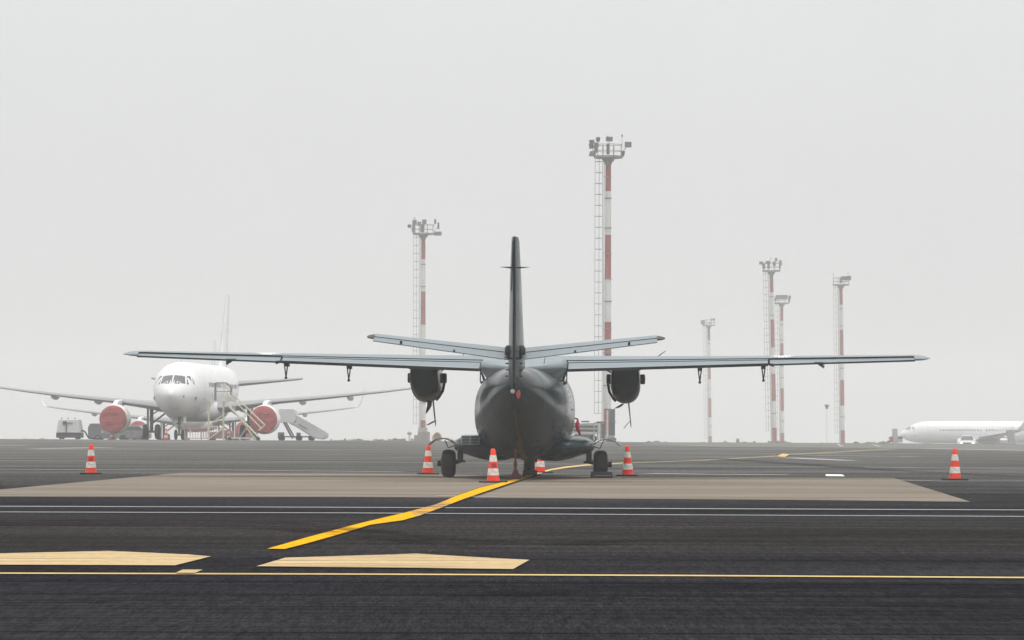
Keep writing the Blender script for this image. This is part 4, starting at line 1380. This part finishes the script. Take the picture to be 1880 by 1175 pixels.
def far_car():
    D = 372
    x0 = wx(247, D)
    zg = gz(x0, D)
    r = empty("parked_car", (x0, D, zg))
    m = MB()
    P = [(-1.5, .3), (-1.55, .7), (-1.3, .95), (-.9, 1.02), (-.35, 1.42), (.55, 1.45), (1.0, 1.05), (1.45, .92), (1.55, .7), (1.5, .3)]
    m.prism(P, 'y', -.8, .8)
    m.build("body", mat("car_grey", (.16, .165, .17), .3, var=.1, coat=.4), r, 0, bevel=.07)
    MB().prism([(-.80, 1.04), (-.32, 1.36), (.5, 1.38), (.85, 1.04)], 'y', -.815, .815).build("window", dark_glass, r, 0)
    for x in (-.95, .98):
        for yy in (-.82, .62):
            MB().lathe((x, yy, .31), (0, 1, 0), [(0, .25), (.02, .31), (.18, .31), (.2, .25)], 20).build("wheel", rubber, r, 30)
    tag(r, "small grey car just left of the nearest airliner's left main wheels", "car")
far_car()
for px, py, D, lab in ((207, 806, 322, "small far traffic cone under the nearest airliner's left engine"), (306, 805, 330, "small far traffic cone between the airliner's nose wheel and left wheels"), (421, 806, 334, "small far traffic cone below the second airliner's right engine cover")):
    c = make_cone((wx(px, D), D, gz(wx(px, D), D)), lab, s=1.25)
def crowd_barrier(px, D, label, rz=0):
    x = wx(px, D)
    r = empty("steel_barrier", (x, D, gz(x, D)), rz)
    m = MB()
    w_ = 2.0
    m.path([(-w_ / 2, 0, .1), (-w_ / 2, 0, 1.1), (w_ / 2, 0, 1.1), (w_ / 2, 0, .1)], .04, 6)
    m.tube((-w_ / 2, 0, .25), (w_ / 2, 0, .25), .03, .03, 6)
    for k in range(1, 9):
        m.tube((-w_ / 2 + w_ * k / 9, 0, .25), (-w_ / 2 + w_ * k / 9, 0, 1.1), .022, .022, 5)
    m.build("barrier_frame", mat("faded_barrier_red", (.38, .2, .18), .6), r, 0)
    m = MB()
    for x_ in (-w_ / 2 + .2, w_ / 2 - .2):
        m.box((x_, 0, .03), (.06, .5, .05))
    m.build("barrier_foot", steel, r, 0)
    tag(r, label, "barrier", "steel barriers under the airliners")
crowd_barrier(362, 352, "pinkish steel barrier right of the nearest airliner's nose wheel", .1)
crowd_barrier(391, 350, "pinkish steel barrier at the foot of the yellow maintenance stairs", -.3)

def tug(px, D, label, col, rz=0.0, cat="tug"):
    x = wx(px, D)
    r = empty("baggage_tug", (x, D, gz(x, D)), rz)
    MB().prism([(-1.1, .25), (-1.1, .8), (-.2, .85), (-.15, 1.0), (.9, 1.0), (1.1, .8), (1.1, .25)], 'y', -.6, .6).build("body", col, r, 0, bevel=.04)
    m = MB()
    for xx in (-.15, .8):
        for yy in (-.5, .5):
            m.tube((xx, yy, .9), (xx, yy, 1.75), .035, .035, 6)
    m.box((.33, 0, 1.78), (1.15, 1.1, .06))
    m.build("canopy", dark_steel, r, 0)
    for xx in (-.7, .7):
        for yy in (-.66, .5):
            MB().lathe((xx, yy, .26), (0, 1, 0), [(0, .2), (.02, .26), (.14, .26), (.16, .2)], 16).build("wheel", rubber, r, 30)
    tag(r, label, cat)
tug(406, 358, "brown baggage tug in the shade behind the yellow stairs", mat("tug_brown", (.20, .12, .11), .5, var=.1))

def container_loader():
    D = 322
    sc = D / F_PX
    x0 = wx(1082, D)
    zg = gz(x0, D)
    r = empty("container_loader", (x0, D, zg))
    X = lambda px: (px - 1082) * sc
    Z = lambda py: at(1082, py, D).z - zg
    g1 = mat("loader_grey", (.11, .115, .11), .55, var=.15, vscale=2)
    g2 = mat("loader_pale", (.34, .345, .335), .55, var=.1, vscale=2)
    g3 = mat("loader_blue_grey", (.085, .10, .12), .5, var=.15, vscale=2)
    m = MB()
    for py, h in ((780, .10), (787, .12), (795, .13)):
        m.box(((X(1050) + X(1100)) / 2, -.9, Z(py)), (X(1100) - X(1050), .12, h))
        m.box(((X(1050) + X(1100)) / 2, .9, Z(py)), (X(1100) - X(1050), .12, h))
    m.box(((X(1052) + X(1100)) / 2, 0, Z(783.5)), (X(1100) - X(1052), 1.7, .2), 1)
    m.build("loading_deck", [g2, g1], r, 0)
    MB().box(((X(1056) + X(1092)) / 2, 0, Z(802)), (X(1092) - X(1056), 1.7, .42)).box(((X(1053) + X(1100)) / 2, 0, Z(790)), (X(1100) - X(1053), 1.5, .25)).build("engine_housing", g1, r, 0, bevel=.03)
    for px in (1051, 1091, 1098, 1103):
        for yy in (-.9, .9):
            MB().box((X(px), yy, Z(793)), (.11, .11, Z(778) - Z(808))).build("lift_post", g2, r, 0)
    MB().box((X(1107.5), 0, Z(791)), (.32, 1.6, Z(777) - Z(805))).box((X(1104), -.6, Z(775)), (.7, .6, .12)).build("operator_cab", g1, r, 0, bevel=.02)
    m = MB()
    m.box((X(1075), -.3, Z(774)), (.62, .5, .12)).box((X(1060), .2, Z(777)), (.42, .5, .1)).box((X(1098), .2, Z(776.5)), (.5, .5, .1))
    m.tube((X(1052), 0, Z(779)), (X(1092), 0, Z(777.5)), .035, .035, 6)
    m.build("control_box", g1, r, 0)
    for px in (1058, 1089):
        for yy in (-.95, .75):
            MB().lathe((X(px), yy, .3), (0, 1, 0), [(0, .24), (.02, .3), (.18, .3), (.2, .24)], 18).build("wheel", rubber, r, 30)
    tag(r, "low grey container loader seen just right of the grey aircraft's fuselage", "cargo loader")
    # tall blue-grey cabinet tower beside the mast foot
    D2 = 330
    sc2 = D2 / F_PX
    x2 = wx(1122, D2); zg2 = gz(x2, D2)
    r2 = empty("equipment_tower", (x2, D2, zg2))
    zt_ = at(1122, 751, D2).z - zg2
    m = MB(); m.box((.1, 0, zt_ * .5 + .3), (.46, .8, zt_ - .6)); m.build("cabinet", g3, r2, 0, bevel=.02)
    m = MB(); m.box((-.28, -.2, zt_ * .5 + .05), (.13, .3, zt_ - .3)); m.build("white_post", pale_steel, r2, 0)
    MB().box((.12, -.1, zt_ * .62), (.62, .9, .06)).build("ledge", g1, r2, 0)
    MB().box((.05, 0, .2), (.75, .9, .4)).build("base", g1, r2, 0, bevel=.02)
    MB().prism([(-.26, .0), (.26, 0), (.12, .32), (-.2, .2)], 'y', -.3, .3).build("base_step", g1, r2, 0)
    tag(r2, "tall narrow blue grey cabinet beside the foot of the tallest looking mast", "equipment cabinet")
container_loader()

def mast_shelter():
    D = 500
    sc = D / F_PX
    x0 = wx(779, D)
    zg = gz(x0, D)
    r = empty("electrical_shelter", (x0, D, zg))
    X = lambda px: (px - 779) * sc
    Z = lambda py: at(779, py, D).z - zg
    body = mat("shelter_pink_grey", (.30, .23, .23), .8, var=.1, vscale=1)
    MB().box(((X(768) + X(790)) / 2, 0, Z(793) / 2), (X(790) - X(768), 1.8, Z(793))).build("wall", body, r, 0)
    MB().box((X(777), -.1, (Z(785) + Z(793)) / 2), (X(785) - X(768), 1.4, Z(785) - Z(793))).build("upper_box", mat("shelter_grey", (.36, .36, .35), .7), r, 0)
    MB().box((X(765), -.2, Z(799) / 2), (X(768) - X(761), 1.2, Z(799))).build("side_cabinet", body, r, 0)
    MB().box((X(780), -.92, .9), (.5, .04, 1.8)).build("door", mat("shelter_door", (.22, .2, .2), .7), r, 0)
    tag(r, "pinkish grey electrical shelter at the foot of the mast behind the left engine", "shelter")
    # small far cabin lamp
    D = 520
    x1 = wx(752.5, D); zz = gz(x1, D)
    r = empty("signal_lamp_post", (x1, D, zz))
    h = at(752, 798, D).z - zz
    MB().tube((0, 0, 0), (0, 0, h), .16, .13, 8).build("post", mast_white, r, 30)
    MB().lathe((0, 0, h), (0, 0, 1), [(0, .16), (.05, .28), (.25, .28), (.4, .05)], 12).build("lamp_head", steel, r, 30)
    tag(r, "short pale lamp post left of the pinkish shelter", "lamp post")
mast_shelter()

def lamp_far():
    D = 600
    x = wx(1518.5, D); z0 = gz(x, D)
    r = empty("street_lamp", (x, D, z0))
    h = at(1518, 748, D).z - z0
    MB().tube((0, 0, 0), (0, 0, h), .035, .03, 8).build("post", mat("pale_pole", (.5, .5, .5), .6), r, 30)
    MB().lathe((0, 0, h - .25), (0, 0, 1), [(0, .12), (.3, .22), (.62, .34), (.66, .34)], 12).build("lamp_head", lamp_grey, r, 30)
    tag(r, "thin pole with a funnel shaped head, left of the lone right mast", "lamp post")
    D = 520
    x = wx(1355, D); z0 = gz(x, D)
    r = empty("far_cabinet", (x, D, z0))
    r.name = "utility_cabinet"
    h = at(1355, 805, D).z - z0
    MB().box((0, 0, h / 2), (.42, .5, h)).build("cabinet_body", mat("utility_grey", (.45, .46, .46), .7), r, 0, bevel=.03)
    MB().box((0, -.26, h * .5), (.3, .02, h * .8)).build("door", steel, r, 0)
    tag(r, "small pale utility cabinet right of the faintest mast's foot", "cabinet")
lamp_far()

def right_equipment():
    D = 480
    x0 = wx(1645, D); zg = gz(x0, D)
    sc = D / F_PX
    r = empty("stair_truck", (x0, D, zg))
    X = lambda px: (px - 1645) * sc
    Z = lambda py: at(1645, py, D).z - zg
    g = mat("stair_truck_grey", (.40, .41, .40), .6, var=.05)
    MB().box((X(1643.5), 0, (Z(787) + Z(813)) / 2), (X(1647.5) - X(1639), 1.2, Z(787) - Z(813))).build("tower", g, r, 0, bevel=.03)
    MB().box((X(1652), 0, (Z(800) + Z(812)) / 2), (X(1657) - X(1647.5), 1.6, Z(800) - Z(812))).build("cab", g, r, 0, bevel=.04)
    MB().box((X(1652.5), -.82, (Z(802.5) + Z(805.5)) / 2), (.5, .02, Z(802.5) - Z(805.5))).build("window", dark_glass, r, 0)
    MB().prism([(X(1633), Z(812)), (X(1639), Z(812)), (X(1638), Z(801)), (X(1632), Z(803)), (X(1634), Z(807))], 'y', -.5, .5).build("red_bumper", mat("equipment_red", (.35, .09, .08), .6), r, 0)
    m = MB()
    m.box(((X(1634) + X(1657)) / 2, 0, .5), (X(1657) - X(1634), 1.3, .3))
    m.build("chassis", dark_steel, r, 0)
    for px in (1638, 1653):
        for yy in (-.75, .55):
            MB().lathe((X(px), yy, .3), (0, 1, 0), [(0, .24), (.02, .3), (.18, .3), (.2, .24)], 14).build("wheel", rubber, r, 30)
    tag(r, "pale grey service truck with a tall tower at the side on airliner's nose", "service truck")
right_equipment()

def white_car():
    D = 470
    x0 = wx(1776, D); zg = gz(x0, D)
    r = empty("car_with_headlights", (x0, D, zg), R(-6))
    r.name = "white_car"
    W_ = .9
    body = mat("car_white", (.55, .55, .55), .3, coat=.4)
    def ring(y, hw, zb, zt): return ring_se(y, 0, hw, zb, zt, 24, 4)
    MB().loft([ring(y, hw, zb, zt) for y, hw, zb, zt in ((-2.2, .78, .35, .78), (-2.1, .86, .28, .86), (-1.2, .9, .25, 1.0), (0, .9, .25, 1.05), (1.8, .9, .25, 1.05), (2.2, .82, .35, .9))]).build("body", body, r, 50)
    MB().loft([ring(y, hw, .9, zt) for y, hw, zt in ((-1.25, .80, 1.0), (-.45, .70, 1.52), (.9, .70, 1.55), (1.7, .78, 1.0))]).build("cabin", body, r, 50)
    MB().add([(-.70, -1.24, 1.06), (.70, -1.24, 1.06), (.60, -.58, 1.47), (-.60, -.58, 1.47)], [(0, 1, 2, 3)]).build("windscreen", dark_glass, r, 0, fix=False)
    MB().box((0, -2.21, .60), (.8, .03, .14)).box((0, -2.2, .42), (.9, .03, .10)).build("grille", dark_steel, r, 0)
    lit = bpy.data.materials.new("headlight_lit"); lit.use_nodes = True
    b = lit.node_tree.nodes["Principled BSDF"]
    b.inputs["Emission Color"].default_value = (1, .98, .93, 1); b.inputs["Emission Strength"].default_value = 1.2
    for q in (-1, 1):
        MB().lathe((q * .66, -2.2, .68), (0, -1, 0), [(0, .13), (.03, .12), (.05, .05)], 14).build("headlight", lit, r, 40)
        MB().box((q * .98, -.9, 1.05), (.18, .1, .12)).build("mirror", body, r, 0, bevel=.02)
        for y in (-1.35, 1.35):
            MB().lathe((q * .80 - .1, y, .32), (1, 0, 0), [(0, .25), (.02, .32), (.18, .32), (.2, .25)], 18).build("wheel", rubber, r, 30)
    tag(r, "white car with lit headlights driving in front of the side on airliner", "car")
white_car()

def far_boarding_stairs():
    D = 640
    x0 = wx(1858, D); zg = gz(x0, D)
    sc = D / F_PX
    r = empty("boarding_stairs", (x0, D, zg))
    X = lambda px: (px - 1858) * sc
    Z = lambda py: at(1858, py, D).z - zg
    g = mat("boarding_stairs_grey", (.24, .25, .25), .6, var=.08)
    MB().prism([(X(1848), Z(790)), (X(1860), Z(789)), (X(1867), .35), (X(1855), .35)], 'y', -.8, .8).build("stair_flight", g, r, 0, bevel=.03)
    m = MB()
    m.path([(X(1845), -.85, Z(786)), (X(1860), -.85, Z(785)), (X(1869), -.85, .9)], .05, 5)
    m.path([(X(1845), .85, Z(786)), (X(1860), .85, Z(785)), (X(1869), .85, .9)], .05, 5)
    m.tube((X(1845), -.85, Z(786)), (X(1845), .85, Z(786)), .05, .05, 5)
    m.build("hand_rail", pale_steel, r, 0)
    MB().box((X(1862), 0, .5), (X(1876) - X(1848), 1.5, .35)).build("chassis", gear_grey, r, 0, bevel=.03)
    for px in (1852, 1873):
        for yy in (-.8, .65):
            MB().lathe((X(px), yy, .3), (0, 1, 0), [(0, .24), (.02, .3), (.14, .3), (.16, .24)], 14).build("wheel", rubber, r, 30)
    tag(r, "grey boarding stairs leaning under the side on airliner's wing at the photo's right edge", "stairs")
far_boarding_stairs()

# far scrub along the fog line
def scrub():
    m = MB()
    rnd = random.Random(4)
    def clump(x, y, z, rr):
        for _ in range(26):
            a, b = rnd.uniform(0, 6.28), rnd.uniform(-.2, 1.4)
            rad = rr * rnd.uniform(.4, 1)
            c = Vector((x + rad * 1.6 * math.cos(a) * math.cos(b), y + rad * math.sin(a) * math.cos(b), z + rad * math.sin(b)))
            n = Vector((rnd.gauss(0, 1), rnd.gauss(0, 1), rnd.gauss(0, 1))).normalized()
            t = n.orthogonal().normalized() * rr * .38
            u = n.cross(t).normalized() * rr * .3
            m.add([c + t, c + u, c - t, c - u], [(0, 1, 2, 3)])
    for (p0, p1, D, py, n) in ((600, 760, 560, 808.0, 40), (1120, 1640, 470, 812.9, 60), (44, 100, 560, 806.8, 8)):
        for _ in range(n):
            px = rnd.uniform(p0, p1)
            Dd = D + rnd.uniform(-25, 40)
            x = wx(px, Dd)
            zl = at(px, py, Dd).z
            rr = rnd.uniform(.2, .5)
            clump(x, Dd, zl - rr + rnd.uniform(-.1, .25), rr)
            zg = gz(x, Dd)
            if zl - rr > zg:
                clump(x, Dd, (zl - rr + zg) / 2, max(.3, (zl - rr - zg) / 2))
    o = m.build("scrub", mat("dry_scrub", (.19, .18, .14), .9, var=.3, vscale=.5), None, 0, fix=False)
    tag(o, "low dry scrub along the far edge of the apron in the fog", None, None, "stuff")
scrub()

def autumn_bush():
    D = 495
    x0 = wx(803, D); zg = gz(x0, D)
    r = empty("autumn_shrub", (x0, D, zg))
    rnd = random.Random(8)
    top = at(803, 794, D).z - zg
    m = MB()
    for _ in range(900):
        a, b, q = rnd.uniform(0, 6.28), rnd.uniform(-1.2, 1.5), rnd.uniform(.3, 1)
        c = Vector((.62 * q * math.cos(a) * math.cos(b), .6 * q * math.sin(a) * math.cos(b), top * .58 + top * .42 * q * math.sin(b)))
        n = Vector((rnd.gauss(0, 1), rnd.gauss(0, 1), rnd.gauss(0, 1))).normalized()
        t = n.orthogonal().normalized() * .09
        u = n.cross(t).normalized() * .07
        m.add([c + t, c + u, c - t, c - u], [(0, 1, 2, 3)])
    m.build("foliage", mat("autumn_leaves", (.34, .22, .10), .8, var=.3, vscale=1.5), r, 0, fix=False)
    m = MB()
    for k in range(5):
        a = 6.28 * k / 5
        m.tube((.04 * math.cos(a), .04 * math.sin(a), 0), (.35 * math.cos(a), .35 * math.sin(a), top * .7), .035, .012, 5)
    m.build("stem", mat("shrub_bark", (.1, .07, .05), .9), r, 0)
    tag(r, "tan autumn shrub right of the pinkish shelter, left of the left main wheel's door", "shrub")
autumn_bush()

# ------------------------------------------------------------------ haze
def haze():
    m = MB()
    m.box((75, 1170, 13), (1460, 2560, 48))
    o = m.build("haze", None or mat("dummy", (1, 1, 1)), None, 0)
    mm = bpy.data.materials.new("fog_air")
    mm.use_nodes = True
    t = mm.node_tree
    for n in list(t.nodes):
        t.nodes.remove(n)
    mo = t.nodes.new("ShaderNodeOutputMaterial")
    pv = t.nodes.new("ShaderNodeVolumePrincipled")
    pv.inputs["Color"].default_value = (.985, .985, .98, 1)
    pv.inputs["Density"].default_value = 0.00065
    pv.inputs["Anisotropy"].default_value = 0.0
    t.links.new(pv.outputs[0], mo.inputs["Volume"])
    o.data.materials.clear()
    o.data.materials.append(mm)
    o.display_type = 'WIRE'
    tag(o, "pale grey fog filling the air over the whole apron", None, None, "stuff")
haze()
